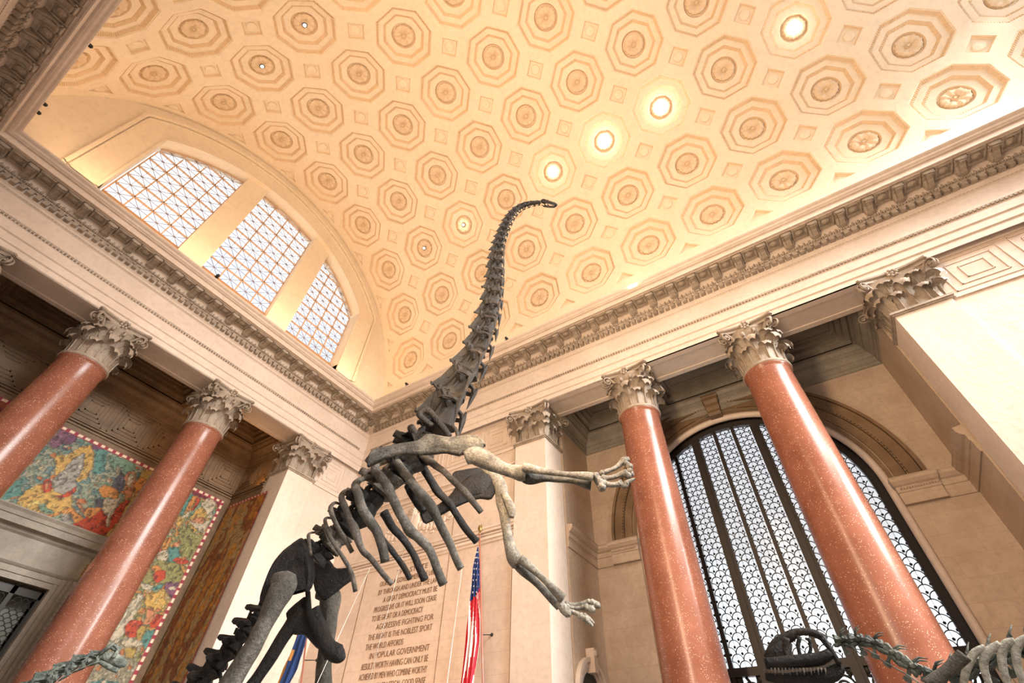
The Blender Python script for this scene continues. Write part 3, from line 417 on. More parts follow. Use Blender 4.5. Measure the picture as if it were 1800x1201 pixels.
MURAL = [((0.13,0.35,0.3),[(-1.26,9.57),(-1.09,10.11),(-0.73,9.59),(-1.09,9.21)]),((0.13,0.35,0.3),[(0.17,12.06),(0.59,12.3),(1.03,11.43),(0.75,11.16)]),((0.25,0.42,0.28),[(0.73,12.09),(1.76,12.38),(2.0,11.79),(1.29,11.57)]),((0.3,0.12,0.2),[(-1.19,12.32),(-0.81,12.32),(-0.84,11.6),(-1.02,11.44),(-1.2,11.55)]),((0.85,0.52,0.13),[(-0.67,9.14),(-0.74,9.45),(-0.71,9.83),(-0.58,10.08),(-0.3,10.19),(0.19,10.11),(0.59,10.16),(0.77,9.95),(0.88,9.65),(0.54,9.41),(-0.05,9.2)]),((0.85,0.52,0.13),[(-0.33,10.64),(-0.69,11.16),(-0.63,11.35),(-0.42,11.46),(-0.22,12.01),(0.03,12.18),(0.28,11.96),(0.54,11.45),(0.62,11.02),(0.5,10.71),(0.34,10.63),(0.19,10.8),(0.32,11.12),(0.06,11.73),(-0.08,11.33),(-0.21,10.9),(-0.09,10.71)]),((0.5,0.47,0.4),[(-0.27,10.47),(-0.21,10.9),(-0.19,11.43),(-0.01,11.83),(0.31,11.2),(0.39,10.72),(0.58,10.39),(0.31,10.12),(0.01,10.08)]),((0.72,0.08,0.02),[(-0.52,10.28),(-0.4,10.46),(-0.22,10.3),(-0.08,10.04),(-0.15,9.91),(-0.35,10.0)]),((0.8,0.33,0.15),[(-0.42,10.25),(-0.34,10.34),(-0.2,10.12),(-0.28,10.04)]),((0.72,0.08,0.02),[(0.15,9.93),(0.37,10.15),(0.51,10.51),(0.61,10.41),(0.54,10.13),(0.35,9.93)]),((0.25,0.42,0.28),[(-0.11,9.51),(0.04,9.58),(0.14,9.49),(0.33,9.48),(0.45,9.37),(0.08,9.28)]),((0.88,0.36,0.08),[(-0.02,9.15),(0.47,9.36),(0.73,9.72),(0.91,9.8),(1.2,9.64),(1.46,9.56),(1.28,9.91),(1.73,10.16),(1.85,10.04),(1.77,9.41),(1.25,9.32),(0.98,9.53),(0.68,9.49),(0.5,9.23),(0.22,9.16)]),((0.28,0.03,0.05),[(-0.01,9.2),(0.29,9.19),(1.19,9.18),(0.95,9.09),(0.02,9.1)]),((0.5,0.47,0.4),[(0.67,9.4),(0.88,9.55),(1.12,9.38),(1.02,9.22)]),((0.8,0.33,0.15),[(0.67,10.19),(0.86,10.09),(1.28,9.84),(1.51,9.82),(1.33,9.7),(0.93,9.93)]),((0.72,0.08,0.02),[(1.15,9.21),(1.45,9.58),(1.48,10.02),(1.78,10.18),(2.14,10.04),(2.11,10.27),(2.35,10.81),(2.54,10.74),(2.63,10.25),(2.56,9.73),(2.63,9.29),(2.09,9.24),(1.58,9.22)]),((0.8,0.68,0.48),[(1.58,10.49),(2.09,10.74),(2.18,10.38),(2.2,9.94),(2.36,9.58),(2.25,9.58),(2.05,9.93),(1.78,10.11)]),((0.13,0.12,0.15),[(1.31,10.39),(1.58,10.46),(1.72,10.17),(1.46,10.13)]),((0.88,0.36,0.08),[(1.21,9.95),(1.76,10.17),(1.61,9.65),(1.37,9.69)]),((0.13,0.12,0.15),[(1.55,11.16),(1.49,11.78),(1.74,11.58),(2.01,11.07),(1.95,10.89),(1.54,11.03)]),((0.88,0.36,0.08),[(1.24,10.71),(1.32,11.0),(1.72,11.04),(1.95,10.89),(2.02,10.71),(1.49,10.52)]),((0.8,0.33,0.15),[(2.06,11.09),(1.74,11.58),(1.74,11.85),(1.99,11.93),(2.28,11.52),(2.41,10.99),(2.32,10.75)]),((0.8,0.68,0.48),[(1.98,11.37),(1.86,11.81),(2.09,11.76),(2.2,11.26)]),((0.8,0.68,0.48),[(1.28,11.7),(1.33,11.92),(1.49,11.78),(1.47,11.55)]),((0.6,0.4,0.1),[(2.41,10.99),(2.19,12.09),(2.58,12.52),(2.74,12.43),(2.79,11.6),(2.74,10.62),(2.73,9.49),(2.6,9.2),(2.42,9.27),(2.53,9.96)]),((0.88,0.36,0.08),[(2.25,11.5),(2.32,11.87),(2.65,11.84),(2.71,11.24),(2.58,10.96)]),((0.28,0.03,0.05),[(4.47,12.29),(6.17,12.44),(6.22,12.02),(6.02,12.01),(5.77,12.18),(4.57,12.04)]),((0.13,0.35,0.3),[(4.49,11.72),(4.55,12.09),(4.67,12.07),(4.64,11.71),(4.68,10.99),(4.53,11.07)]),((0.88,0.36,0.08),[(4.66,11.35),(4.63,12.01),(4.83,12.07),(4.87,11.51),(4.8,11.37)]),((0.72,0.08,0.02),[(4.92,11.42),(4.84,12.05),(5.04,12.01),(5.06,11.45)]),((0.25,0.42,0.28),[(5.01,11.46),(5.09,11.88),(5.37,11.8),(5.15,11.63),(5.01,11.06),(4.85,11.21)]),((0.25,0.42,0.28),[(5.79,11.83),(6.05,11.91),(6.16,11.3),(5.99,11.02)]),((0.8,0.68,0.48),[(5.12,11.83),(5.28,11.96),(5.27,12.19),(5.44,12.33),(5.68,12.3),(5.82,12.12),(5.82,11.77),(5.92,11.51),(5.75,11.4),(5.43,11.72)]),((0.85,0.52,0.13),[(5.0,11.02),(5.15,11.63),(5.25,11.73),(5.48,11.7),(5.68,11.48),(5.44,11.31),(5.29,11.1)]),((0.8,0.33,0.15),[(5.05,11.0),(5.43,11.34),(5.73,11.35),(5.66,11.07),(5.28,10.99)]),((0.8,0.68,0.48),[(4.68,10.99),(4.85,11.35),(4.95,11.18),(4.71,10.93)]),((0.8,0.68,0.48),[(5.08,10.94),(5.36,10.98),(5.73,11.13),(5.86,11.33),(5.96,11.45),(5.93,11.06),(5.88,10.72),(5.6,10.75),(5.33,10.83)]),((0.85,0.52,0.13),[(4.56,10.69),(4.54,11.04),(4.78,10.89),(4.79,10.54)]),((0.85,0.52,0.13),[(5.18,10.84),(5.6,10.75),(5.55,10.63),(5.27,10.66)]),((0.38,0.36,0.12),[(4.82,10.62),(5.18,10.76),(5.49,10.6),(6.0,10.66),(6.14,10.39),(6.08,9.82),(5.85,9.57),(5.43,9.56),(5.3,9.91),(4.96,10.26)]),((0.8,0.68,0.48),[(4.55,10.1),(4.58,10.35),(4.67,10.25),(4.67,10.08)]),((0.8,0.33,0.15),[(4.65,10.35),(4.52,10.64),(4.61,10.64),(4.68,10.49)]),((0.88,0.36,0.08),[(4.56,9.51),(4.54,10.0),(4.7,10.09),(4.81,9.9),(4.77,9.62)]),((0.72,0.08,0.02),[(4.5,9.26),(4.53,9.56),(4.61,9.53),(4.63,9.15)]),((0.8,0.33,0.15),[(4.93,9.94),(5.08,10.03),(5.25,9.99),(5.15,9.79),(4.95,9.78)]),((0.13,0.35,0.3),[(4.81,9.54),(4.86,9.69),(5.2,9.84),(5.45,9.53),(5.28,9.15),(4.85,9.01),(4.88,9.08),(5.09,9.24)]),((0.8,0.68,0.48),[(4.55,9.32),(4.61,9.42),(4.78,9.59),(5.01,9.44),(5.0,9.15),(4.77,9.03),(4.62,9.15)]),((0.72,0.08,0.02),[(5.23,9.29),(5.32,9.39),(5.57,9.44),(5.82,9.49),(5.93,9.43),(5.83,9.3),(5.48,9.23)]),((0.72,0.08,0.02),[(6.04,9.63),(6.19,9.69),(6.21,9.52)]),((0.28,0.03,0.05),[(6.22,12.02),(6.2,12.37),(6.19,9.89),(6.1,9.86),(6.06,10.9)]),((0.38,0.36,0.12),[(4.51,8.38),(4.69,9.12),(5.57,9.23),(6.07,8.87),(5.95,8.4),(5.16,8.33),(4.63,8.17)]),((0.72,0.08,0.02),[(4.78,8.51),(4.88,8.79),(5.24,8.82),(5.31,8.54),(5.1,8.27)]),((0.88,0.36,0.08),[(4.54,8.76),(4.8,8.94),(5.04,8.84),(4.8,8.64)]),((0.8,0.68,0.48),[(4.56,8.15),(5.03,8.17),(5.08,7.94),(4.68,7.95)]),((0.13,0.35,0.3),[(5.03,8.09),(5.37,8.35),(5.42,8.2),(5.21,8.02),(5.07,8.02)]),((0.3,0.12,0.2),[(5.4,8.42),(5.89,8.55),(6.09,8.48),(6.18,7.84),(6.04,7.84),(5.8,8.02),(5.49,8.22)]),((0.8,0.68,0.48),[(5.65,8.27),(5.85,8.41),(5.97,8.28),(5.73,8.21)]),((0.8,0.68,0.48),[(4.57,6.2),(4.58,6.7),(4.57,7.29),(4.67,7.82),(4.87,7.78),(4.97,7.32),(4.99,6.95),(4.86,6.7),(4.96,6.15),(4.74,6.0)]),((0.85,0.52,0.13),[(4.99,7.79),(5.09,7.98),(5.23,7.9),(5.4,8.07),(5.62,8.09),(5.68,7.91),(5.86,7.76),(5.96,7.42),(5.61,7.49),(5.62,7.18),(5.53,6.97),(5.44,6.84),(5.27,7.32),(5.04,7.57)]),((0.8,0.33,0.15),[(5.27,7.4),(5.42,7.44),(5.81,7.23),(5.66,6.89),(5.44,6.84)]),((0.72,0.08,0.02),[(4.83,6.65),(4.91,6.88),(5.32,6.96),(5.41,6.83),(5.3,6.65),(5.4,6.39),(5.22,6.31),(4.98,6.37)]),((0.72,0.08,0.02),[(5.66,7.04),(5.77,7.29),(6.08,7.3),(6.16,7.01),(6.03,6.86),(5.69,6.78)]),((0.6,0.4,0.1),[(5.3,6.65),(5.59,6.87),(5.61,6.54),(5.56,6.35),(5.43,6.36)]),((0.38,0.36,0.12),[(4.92,7.01),(4.98,7.17),(5.17,7.07),(5.07,6.89)]),((0.13,0.35,0.3),[(5.63,6.51),(5.7,6.68),(6.05,6.79),(6.14,6.37),(6.15,6.08),(5.94,6.07),(5.68,6.3)]),((0.3,0.12,0.2),[(6.04,6.81),(6.2,6.83),(6.22,6.24),(6.13,6.26)]),((0.8,0.68,0.48),[(4.96,6.22),(5.2,6.34),(5.77,6.29),(5.83,6.16),(5.27,6.04),(5.03,6.06)]),((0.6,0.4,0.1),[(5.21,5.99),(5.64,6.08),(5.72,5.75),(5.42,5.73)]),((0.38,0.36,0.12),[(5.72,5.96),(6.09,6.03),(6.13,5.83),(5.82,5.6)]),((0.13,0.35,0.3),[(4.75,4.81),(5.02,4.96),(5.67,4.94),(5.8,4.68),(4.86,4.54)]),((0.8,0.68,0.48),[(5.01,4.92),(5.23,4.92),(5.25,4.83),(5.08,4.82)]),((0.85,0.52,0.13),[(2.87,6.93),(2.6,7.81),(2.81,8.06),(2.91,7.33),(2.84,6.82)]),((0.72,0.08,0.02),[(2.6,6.39),(2.57,7.0),(2.71,6.96),(2.81,6.35),(2.64,6.27)]),((0.6,0.4,0.1),[(2.77,5.8),(2.87,6.93),(3.28,6.75),(3.21,4.88),(2.51,4.43)])]
FLAGS = {'us_pole': [(10.05,-6.7,9.42),(10.05,-7.07,6.25),(10.05,-7.28,4.66)],'us_top': (10.0,-6.7,8.92),'us': [[(10.0,-6.68,8.92),(10.0,-6.73,8.91)],[(10.0,-6.52,8.16),(10.0,-6.85,8.11)],[(10.0,-6.53,7.38),(10.0,-6.95,7.32)],[(10.0,-6.5,6.57),(10.0,-7.04,6.5)],[(10.0,-6.5,5.81),(10.0,-7.06,5.75)],[(10.0,-6.47,4.71),(10.0,-6.95,4.67)],[(10.0,-6.52,3.87),(10.0,-6.99,3.85)]],'us_br': [(10.05,-7.1,5.98),(10.6,-7.14,6.1)],'ny_pole': [(8.65,0.3,6.82),(8.65,-0.3,5.0)],'ny': [[(8.6,0.63,6.84),(8.6,0.23,6.79)],[(8.6,0.78,6.51),(8.6,0.08,6.43)],[(8.6,0.85,5.92),(8.6,0.02,5.84)],[(8.6,0.92,5.47),(8.6,0.1,5.4)],[(8.6,0.94,5.02),(8.6,0.31,4.97)],[(8.6,0.94,4.06),(8.6,-0.01,4.01)]],'ny_br': [(8.65,-0.09,5.64),(8.9,-0.51,5.65)]}
# ------------------------------------------------------------------ entablatures around the hall
def cyma(o0, z0, o1, z1, n=6, flip=1):
    out = []
    for k in range(n + 1):
        t = k / n; s_ = t + flip * 0.16 * sin(2 * pi * t)
        out.append((o0 + (o1 - o0) * s_, z0 + (z1 - z0) * t))
    return out
def ovolo(o0, z0, o1, z1, n=4):
    return [(o0 + (o1 - o0) * (1 - cos(pi / 2 * k / n)), z0 + (z1 - z0) * sin(pi / 2 * k / n)) for k in range(n + 1)]
ENT = [(1.75, 18.58), (0.0, 18.50), (0.0, 18.43), (0.02, 18.41)] + cyma(.04, 18.39, .20, 18.25, 6) + [(.20, 18.22), (.28, 18.22), (.28, 17.97), (.33, 17.97), (.35, 18.0), (.40, 18.0), (.40, 17.95),
       (1.05, 17.95), (1.05, 17.72)] + ovolo(1.07, 17.72, 1.18, 17.58, 4) + [(1.20, 17.54), (1.28, 17.54), (1.28, 17.27)] + cyma(1.29, 17.25, 1.40, 17.10, 5) + [(1.43, 17.08), (1.43, 16.32),
       (1.35, 16.30), (1.35, 16.24)] + cyma(1.36, 16.22, 1.42, 16.10, 4) + [(1.40, 16.08), (1.40, 15.72), (1.375, 15.70), (1.375, 15.68), (1.425, 15.64), (1.425, 15.36), (1.40, 15.34), (1.40, 15.32), (1.45, 15.28), (1.45, 15.0)]
ZEND = 15.0
def L_(o): return (-(8.92 + o), .85 + o)
def R_(o): return (8.92 + o, .85 + o)
def LB(o): return (-(8.92 + o), HALL_END)
def RB(o): return (8.92 + o, HALL_END)
def ent_extras(T, u0, u1, parent):
    """bracket modillions, coffer rosettes, dentils, eggs and beads on one run, in wall coordinates"""
    n0 = math.ceil(u0 / .935 - .5); n1 = math.floor(u1 / .935 - .5)
    mod = MB()
    pr = [(1.05, 17.95), (.45, 17.95), (.42, 17.90), (.44, 17.83), (.52, 17.79), (.62, 17.82), (.74, 17.84), (.86, 17.78), (.95, 17.70), (1.05, 17.66)]
    w = .165
    vs = [(x_, o, z) for x_ in (-w, w) for o, z in pr]; n = len(pr)
    mod.add(vs, [tuple(range(n)), tuple(range(2 * n - 1, n - 1, -1))] + [(k, (k + 1) % n, n + (k + 1) % n, n + k) for k in range(n)])
    mod.box(-.20, .20, .40, 1.05, 17.93, 17.96); 
    vs = [(x_, o, z - .035) for x_ in (-.10, .10) for o, z in pr[2:]]; n = len(pr) - 2   # acanthus leaf under the bracket
    mod.add(vs, [(k, k + 1, n + k + 1, n + k) for k in range(n - 1)] + [tuple(range(n)), tuple(range(2 * n - 1, n - 1, -1))])
    for k in range(3): mod.tube([(-.16, .47, 17.80 - 0), (.16, .47, 17.80)], .03, 8)
    for s_ in (-1, 1): mod.tube([(s_ * .165, .52, 17.87), (s_ * .185, .52, 17.87)], .045, 10)
    cof = MB()
    cof.taper(-.24, .24, .42, .92, 17.94, 17.95, 0); 
    for (a, b, c, d) in ((-.26, .26, .44, .50), (-.26, .26, .88, .94), (-.26, -.20, .5, .88), (.20, .26, .5, .88)): cof.box(a, b, c, d, 17.88, 17.95)
    cof.lathe([(.001, 17.86), (.05, 17.87), (.06, 17.89), (.10, 17.88), (.15, 17.92), (.16, 17.95)], 16, Matrix.Translation((0, .69, 0)))
    m0 = c0 = None
    for k in range(n0, n1 + 1):
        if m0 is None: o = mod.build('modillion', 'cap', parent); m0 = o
        else: o = m0.copy(); COL.objects.link(o); o.parent = parent
        o.matrix_world = T @ Matrix.Translation(((k + .5) * .935, 0, 0))
        if k > n0:
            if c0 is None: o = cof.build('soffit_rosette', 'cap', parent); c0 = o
            else: o = c0.copy(); COL.objects.link(o); o.parent = parent
            o.matrix_world = T @ Matrix.Translation((k * .935, 0, 0))
    d = MB()
    k = math.ceil(u0 / .258)
    while k * .258 < u1:
        x_ = k * .258; d.box(x_ - .085, x_ + .085, 1.10, 1.30, 17.29, 17.52, T); k += 1
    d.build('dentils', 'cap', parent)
    e = MB(); k = math.ceil(u0 / .187)
    while k * .187 < u1:
        x_ = k * .187; e.ell((x_, 1.10, 17.64), (.055, .05, .085), 8, T)
        e.taper(x_ + .08, x_ + .107, 1.08, 1.16, 17.57, 17.72, 0, T); k += 1
    k = math.ceil(u0 / .12)
    while k * .12 < u1:
        x_ = k * .12; e.box(x_ - .035, x_ + .035, 1.335, 1.40, 16.13, 16.22, T); e.box(x_ - .04, x_ + .04, 1.36, 1.42, 17.12, 17.19, T); k += 1
    e.build('egg_moulding', 'cap', parent)
def bend_soffit(T, bays, mb):
    for u0, u1 in bays:
        mb.box(u0, u1, 1.45, 2.83, 15.05, 15.07, T)
        mb.box(u0, u1, 1.45, 1.70, 15.0, 15.05, T); mb.box(u0, u1, 2.58, 2.83, 15.0, 15.05, T)
        mb.box(u0, u0 + .55, 1.70, 2.58, 15.0, 15.05, T); mb.box(u1 - .55, u1, 1.70, 2.58, 15.0, 15.05, T)
BAYS = ((-7.95, -2.43), (-2.43, 2.43), (2.43, 7.95))
b = MB(); b.sweep(ENT, [L_, R_]); bend_soffit(TL, BAYS, b)
b.box(-7.95, 7.95, 2.81, 2.83, 15.0, 16.4, TL)
ent_l = b.build('trim_1', 'lime'); tag(ent_l, 'pale stone entablature with brackets under the lunette', kind='structure')
ent_extras(TL, -9.9, 9.9, ent_l)
b = MB(); b.sweep(ENT, [R_, RB]); bend_soffit(TR, BAYS, b); b.box(-7.95, 7.95, 2.81, 2.83, 15.0, 16.4, TR)
ent_r = b.build('trim_2', 'lime'); tag(ent_r, 'pale stone entablature with brackets above the arched window', kind='structure')
ent_extras(TR, -17.75, 15.6, ent_r)
b = MB(); b.sweep(ENT, [LB, L_])
ent_w = b.build('trim_3', 'lime'); tag(ent_w, 'shaded stone cornice at the top left', kind='structure')
TW = Matrix.Translation((-8.92, -15.95, 0)) @ Matrix.Rotation(pi / 2, 4, 'Z')
ent_extras(TW, -1, 17.75, ent_w)

# ------------------------------------------------------------------ plain walls
def wall_slab(name, T, segs, mat, label):
    b = MB()
    for u0, u1, o0, o1, z0, z1 in segs: b.box(u0, u1, o0, o1, z0, z1, T)
    o = b.build(name, mat); tag(o, label, kind='structure'); return o
# opposite side below the cornice: open loggia closed by a wall with openings left for daylight
wall_slab('wall_west', TW, [(-18.2, -8, 1.45, 1.7, 0, 15.6), (8, 18.2, 1.45, 1.7, 0, 15.6), (-8, 8, 5.6, 5.9, 0, 16), (-8.0, 8.0, 1.5, 5.6, 15.9, 16)], 'lime_y', 'stone wall on the side opposite the window')
wall_slab('wall_south', Matrix.Identity(4), [(-14, 15, HALL_END - .3, HALL_END, 0, 18.5)], 'lime_x', 'stone wall far behind the camera')
# corner walls either side of the mural loggia
wl_ = wall_slab('wall_left', TL, [(7.96, 10.9, 1.68, 1.95, 0, 15.6)], 'lime_x', 'pale stone wall between the pilaster and the room corner')
wl2_ = wall_slab('wall_left_west', TL, [(-10.9, -7.96, 1.68, 1.95, 0, 15.6)], 'lime_x', 'pale stone wall left of the mural alcove')
wr_ = wall_slab('wall_right', TR, [(-18.6, -7.96, 1.68, 1.95, 0, 15.6)], 'lime_y', 'pink stone wall carrying the inscription')
wr2_ = wall_slab('wall_right_south', TR, [(7.96, 18.2, 1.68, 1.95, 0, 15.6)], 'lime_y', 'stone wall at the right edge')
fl = MB(); fl.box(-16, 17, -36, 10, -.2, 0); fo = fl.build('floor', 'floor'); tag(fo, 'stone floor', kind='structure')

def groove_rect(mb, T, u0, u1, z0, z1, o, w=.018, d=.012):
    for a, b_, c, e in ((u0, u1, z0, z0 + w), (u0, u1, z1 - w, z1), (u0, u0 + w, z0, z1), (u1 - w, u1, z0, z1)): mb.box(a, b_, o - d, o, c, e, T)
def frame_rect(mb, T, u0, u1, z0, z1, o, w=.05, d=.03):
    groove_rect(mb, T, u0, u1, z0, z1, o, w, d)
# capital-height band: bottom moulding and nested square frets
def fret_band(name, T, runs, o, parent, mat='lime', cut='letter'):
    b = MB(); g = MB()
    for u0, u1, k in runs:
        b.box(u0, u1, o - .05, o + .01, 13.22, 13.30, T); b.box(u0, u1, o - .03, o + .01, 13.30, 13.36, T); b.box(u0, u1, o - .03, o + .01, 14.93, 15.0, T)
        wdt = (u1 - u0) / k
        for q in range(k):
            a = u0 + q * wdt; c = a + wdt; zc = 14.13
            for rr_, w_ in ((.68, .028), (.48, .025), (.27, .025)):
                hw = min(rr_ * 1.25, wdt / 2 - .12 - (.68 - rr_)); 
                frame_rect(b if mat != 'cutline' else g, T, (a + c) / 2 - hw, (a + c) / 2 + hw, zc - rr_, zc + rr_, o, w_, .022)
    return b.build(name, mat, parent)
fret_band('fret_band', TR, [(-18.2, -8.1, 5)], 1.68, wr_)
fret_band('fret_band', TL, [(8.1, 9.75, 1)], 1.68, wl_)
fret_band('fret_band', TL, [(-9.75, -8.1, 1)], 1.68, wl2_)
fret_band('fret_band', TR, [(8.1, 18.1, 5)], 1.68, wr2_)
# mouldings and carved relief above the inscription
mb_ = MB()
for z0, z1, pr_ in ((9.30, 9.42, .04), (9.42, 9.52, .09), (9.60, 9.66, .05), (9.72, 9.84, .10), (9.84, 9.90, .14), (12.0, 12.06, .04), (12.18, 12.24, .06), (12.46, 12.54, .08)):
    mb_.box(-18.2, -7.95, 1.68 - pr_, 1.69, z0, z1, TR)
mb_.build('wall_moulding', 'lime', wr_)
mb_ = MB(); mb_.box(-15.83, -15.80, 1.67, 1.69, 0, 9.3, TR); mb_.box(-11.15, -11.13, 1.67, 1.69, 0, 9.3, TR); mb_.box(-11.15, -11.13, 1.67, 1.69, 9.9, 12.0, TR); mb_.box(-8.02, -7.96, 1.60, 1.69, 0, 13.2, TR)  # grooves, plus a brown strip painting the recess shadow beside the pilaster
mb_.build('joint_and_shade', 'brown', wr_)
rel = MB()      # garland relief with a shield in the middle
random.seed(3)
uc = -13.55
for s_ in (-1, 1):
    for k in range(9):
        t = k / 8; u = uc + s_ * (.45 + 1.9 * t); z = 10.9 - .35 * sin(pi * t) + .25 * t
        rel.ell((u, 1.66, z), (.16 + .05 * sin(k * 2), .05, .17), 8, TR, 0, .25, None, k)
        for q in range(3): rel.ell((u + random.uniform(-.2, .2), 1.665, z + random.uniform(-.3, .3)), (.09, .04, .05), 6, TR, 0, .2, None, k + q)
    rel.tube([TR @ Vector((uc + s_ * (2.2 + .32 * cos(a_) * (1 - a_ / 16)), 1.66, 11.0 + .32 * sin(a_) * (1 - a_ / 16))) for a_ in [x * .5 for x in range(24)]], .035, 6)
    rel.tube([TR @ Vector((uc + s_ * (.9 + .3 * cos(a_) * (1 - a_ / 14)), 1.66, 11.5 + .25 * sin(a_) * (1 - a_ / 14))) for a_ in [x * .5 for x in range(20)]], .03, 6)
rel.ell((uc, 1.66, 11.0), (.42, .10, .62), 16, TR); rel.ell((uc, 1.64, 11.55), (.2, .1, .2), 10, TR)
for a_ in range(7): rel.tube([TR @ Vector((uc, 1.64, 11.6)), TR @ Vector((uc + .5 * cos(pi * a_ / 6), 1.66, 11.6 + .35 * sin(pi * a_ / 6)))], [.05, .02], 6)
ro = rel.build('carved_relief', 'lime', wr_); 
# ------------------------------------------------------------------ inscription
def text_mesh(body, size=1.0):
    cu = bpy.data.curves.new('inscription', 'FONT'); cu.body = body; cu.size = size; cu.extrude = 0.012; cu.align_x = 'LEFT'; cu.resolution_u = 3
    cu.offset = -0.010
    ob = bpy.data.objects.new('tmp', cu); COL.objects.link(ob)
    dg = bpy.context.evaluated_depsgraph_get(); me = bpy.data.meshes.new_from_object(ob.evaluated_get(dg))
    bpy.data.objects.remove(ob); return me
LINES = [('THE STATE', -1.95, -3.72, 8.90, .20), ('OURS IS A GOVERNMENT OF LIBERTY', -1.11, -4.55, 8.57, .20), ('BY THROUGH AND UNDER THE LAW', -1.12, -4.42, 8.23, .20),
         ('A GREAT DEMOCRACY MUST BE', -1.50, -4.40, 7.90, .20), ('PROGRESSIVE OR IT WILL SOON CEASE', -1.08, -4.42, 7.57, .20), ('TO BE GREAT OR A DEMOCRACY', -1.06, -3.80, 7.24, .20),
         ('AGGRESSIVE FIGHTING FOR', -1.42, -4.40, 6.91, .20), ('THE RIGHT IS THE NOBLEST SPORT', -1.08, -4.40, 6.57, .20), ('THE WORLD AFFORDS', -1.06, -3.05, 6.24, .20),
         ('IN POPULAR GOVERNMENT', -1.40, -4.40, 5.92, .20), ('RESULTS WORTH HAVING CAN ONLY BE', -1.08, -4.40, 5.59, .20), ('ACHIEVED BY MEN WHO COMBINE WORTHY', -1.06, -4.42, 5.26, .20),
         ('IDEALS WITH PRACTICAL GOOD SENSE', -1.20, -4.42, 4.93, .20)]
ins = empty('wall_inscription', (10.6, -2.7, 4.9))
tag(ins, 'dark incised inscription headed THE STATE on the pink wall', 'inscription')
for tx, y0, y1, zb, hh in LINES:
    me = text_mesh(tx); xs = [v.co.x for v in me.vertices]; ys = [v.co.y for v in me.vertices]
    sx = (y0 - y1) / (max(xs) - min(xs)); sy = hh / (max(ys) - min(ys)); x0 = min(xs); yb = min(ys)
    for v in me.vertices:
        x_, y_, z_ = v.co; v.co = (-z_ - .002, y0 - (x_ - x0) * sx + 2.7, zb + (y_ - yb) * sy - 4.9)
    me.materials.append(M['letter'])
    o = bpy.data.objects.new('text_line', me); COL.objects.link(o); o.parent = ins

# ------------------------------------------------------------------ lunette wall and window
YW = 1.92; YG = 2.55
def win_r(th, off=0.0):        # lunette opening outline: straight jambs, concentric arch
    c = abs(cos(th)); r = 8.27 + off
    return min(r, (6.5 + off) / c) if c > 1e-6 else r
TH = [pi * k / 180 for k in range(0, 181)]
def polar(mb, offa, offb, ya, yb, ra=None, rb_=None, ths=TH):
    vs = []; 
    for th in ths:
        r0 = win_r(th, offa) if ra is None else ra; r1 = win_r(th, offb) if rb_ is None else rb_
        vs += [(r0 * cos(th), ya, HV + r0 * sin(th)), (r1 * cos(th), yb, HV + r1 * sin(th))]
    mb.add(vs, [(2 * k, 2 * k + 2, 2 * k + 3, 2 * k + 1) for k in range(len(ths) - 1)])
lw = MB()
polar(lw, 0, 0, YW, YW, None, 10.3)
polar(lw, 0, 0, YW, YG + .35)
for s_ in (-1, 1): lw.box(min(s_ * 6.5, s_ * 10.3), max(s_ * 6.5, s_ * 10.3), YW, YW + .3, 18.4, HV)
lw.box(-6.5, 6.5, YG, YG + .3, 18.4, 20.0)
for s_ in (-1, 1): lw.box(min(s_ * 6.5, s_ * 6.55), max(s_ * 6.5, s_ * 6.55), YW, YG + .35, 19, HV + .5)
lun = lw.build('wall_lunette', 'plaster'); tag(lun, 'half-round plaster wall around the lunette window', kind='structure')
am = MB()
def band(o0, o1, pr_):
    polar(am, o0, o1, YW - pr_, YW - pr_); polar(am, o0, o0, YW - pr_, YW + .02); polar(am, o1, o1, YW - pr_, YW + .02)
    for s_ in (-1, 1): am.box(min(s_ * (6.5 + o0), s_ * (6.5 + o1)), max(s_ * (6.5 + o0), s_ * (6.5 + o1)), YW - pr_, YW + .02, 18.45, HV + .05)
band(.0, .10, .10); band(.10, 1.05, .05); band(1.05, 1.13, .10); band(1.18, 1.26, .13); band(1.26, 1.33, .18)
ab = am.build('window_architrave', 'plaster', lun)
wn_ = empty('window_1', (0, YG, 20.0)); tag(wn_, 'three-part lunette window with star-patterned glazing bars', kind='structure')
pm = MB()
for x0, x1 in ((-2.98, -1.80), (1.84, 3.06)):
    pm.box(x0, x1, YW + .18, YG + .2, 18.4, HV + sqrt(8.27 ** 2 - min(abs(x0), abs(x1)) ** 2) + .02)
pier = pm.build('pier', 'plaster', wn_)
def inv(o, p): o.matrix_parent_inverse = p.matrix_basis.inverted(); return o
inv(pier, wn_)
def arch_z(x, r=8.27): return HV + sqrt(max(r * r - x * x, 0))
def clipseg(p, q, x0, x1, z0, R, cx=0.0, cz=HV):
    """clip segment to the light: box sides x0..x1, above z0, inside circle R about (cx,cz)"""
    n = 24; pts = []
    for k in range(n + 1):
        t = k / n; x_ = p[0] + (q[0] - p[0]) * t; z_ = p[1] + (q[1] - p[1]) * t
        pts.append((x0 - 1e-4 <= x_ <= x1 + 1e-4 and z_ >= z0 - 1e-4 and (z_ < cz or (x_ - cx) ** 2 + (z_ - cz) ** 2 <= R * R), (x_, z_)))
    ins_ = [c for ok_, c in pts if ok_]
    return (ins_[0], ins_[-1]) if len(ins_) >= 2 else None
ZS = 20.1
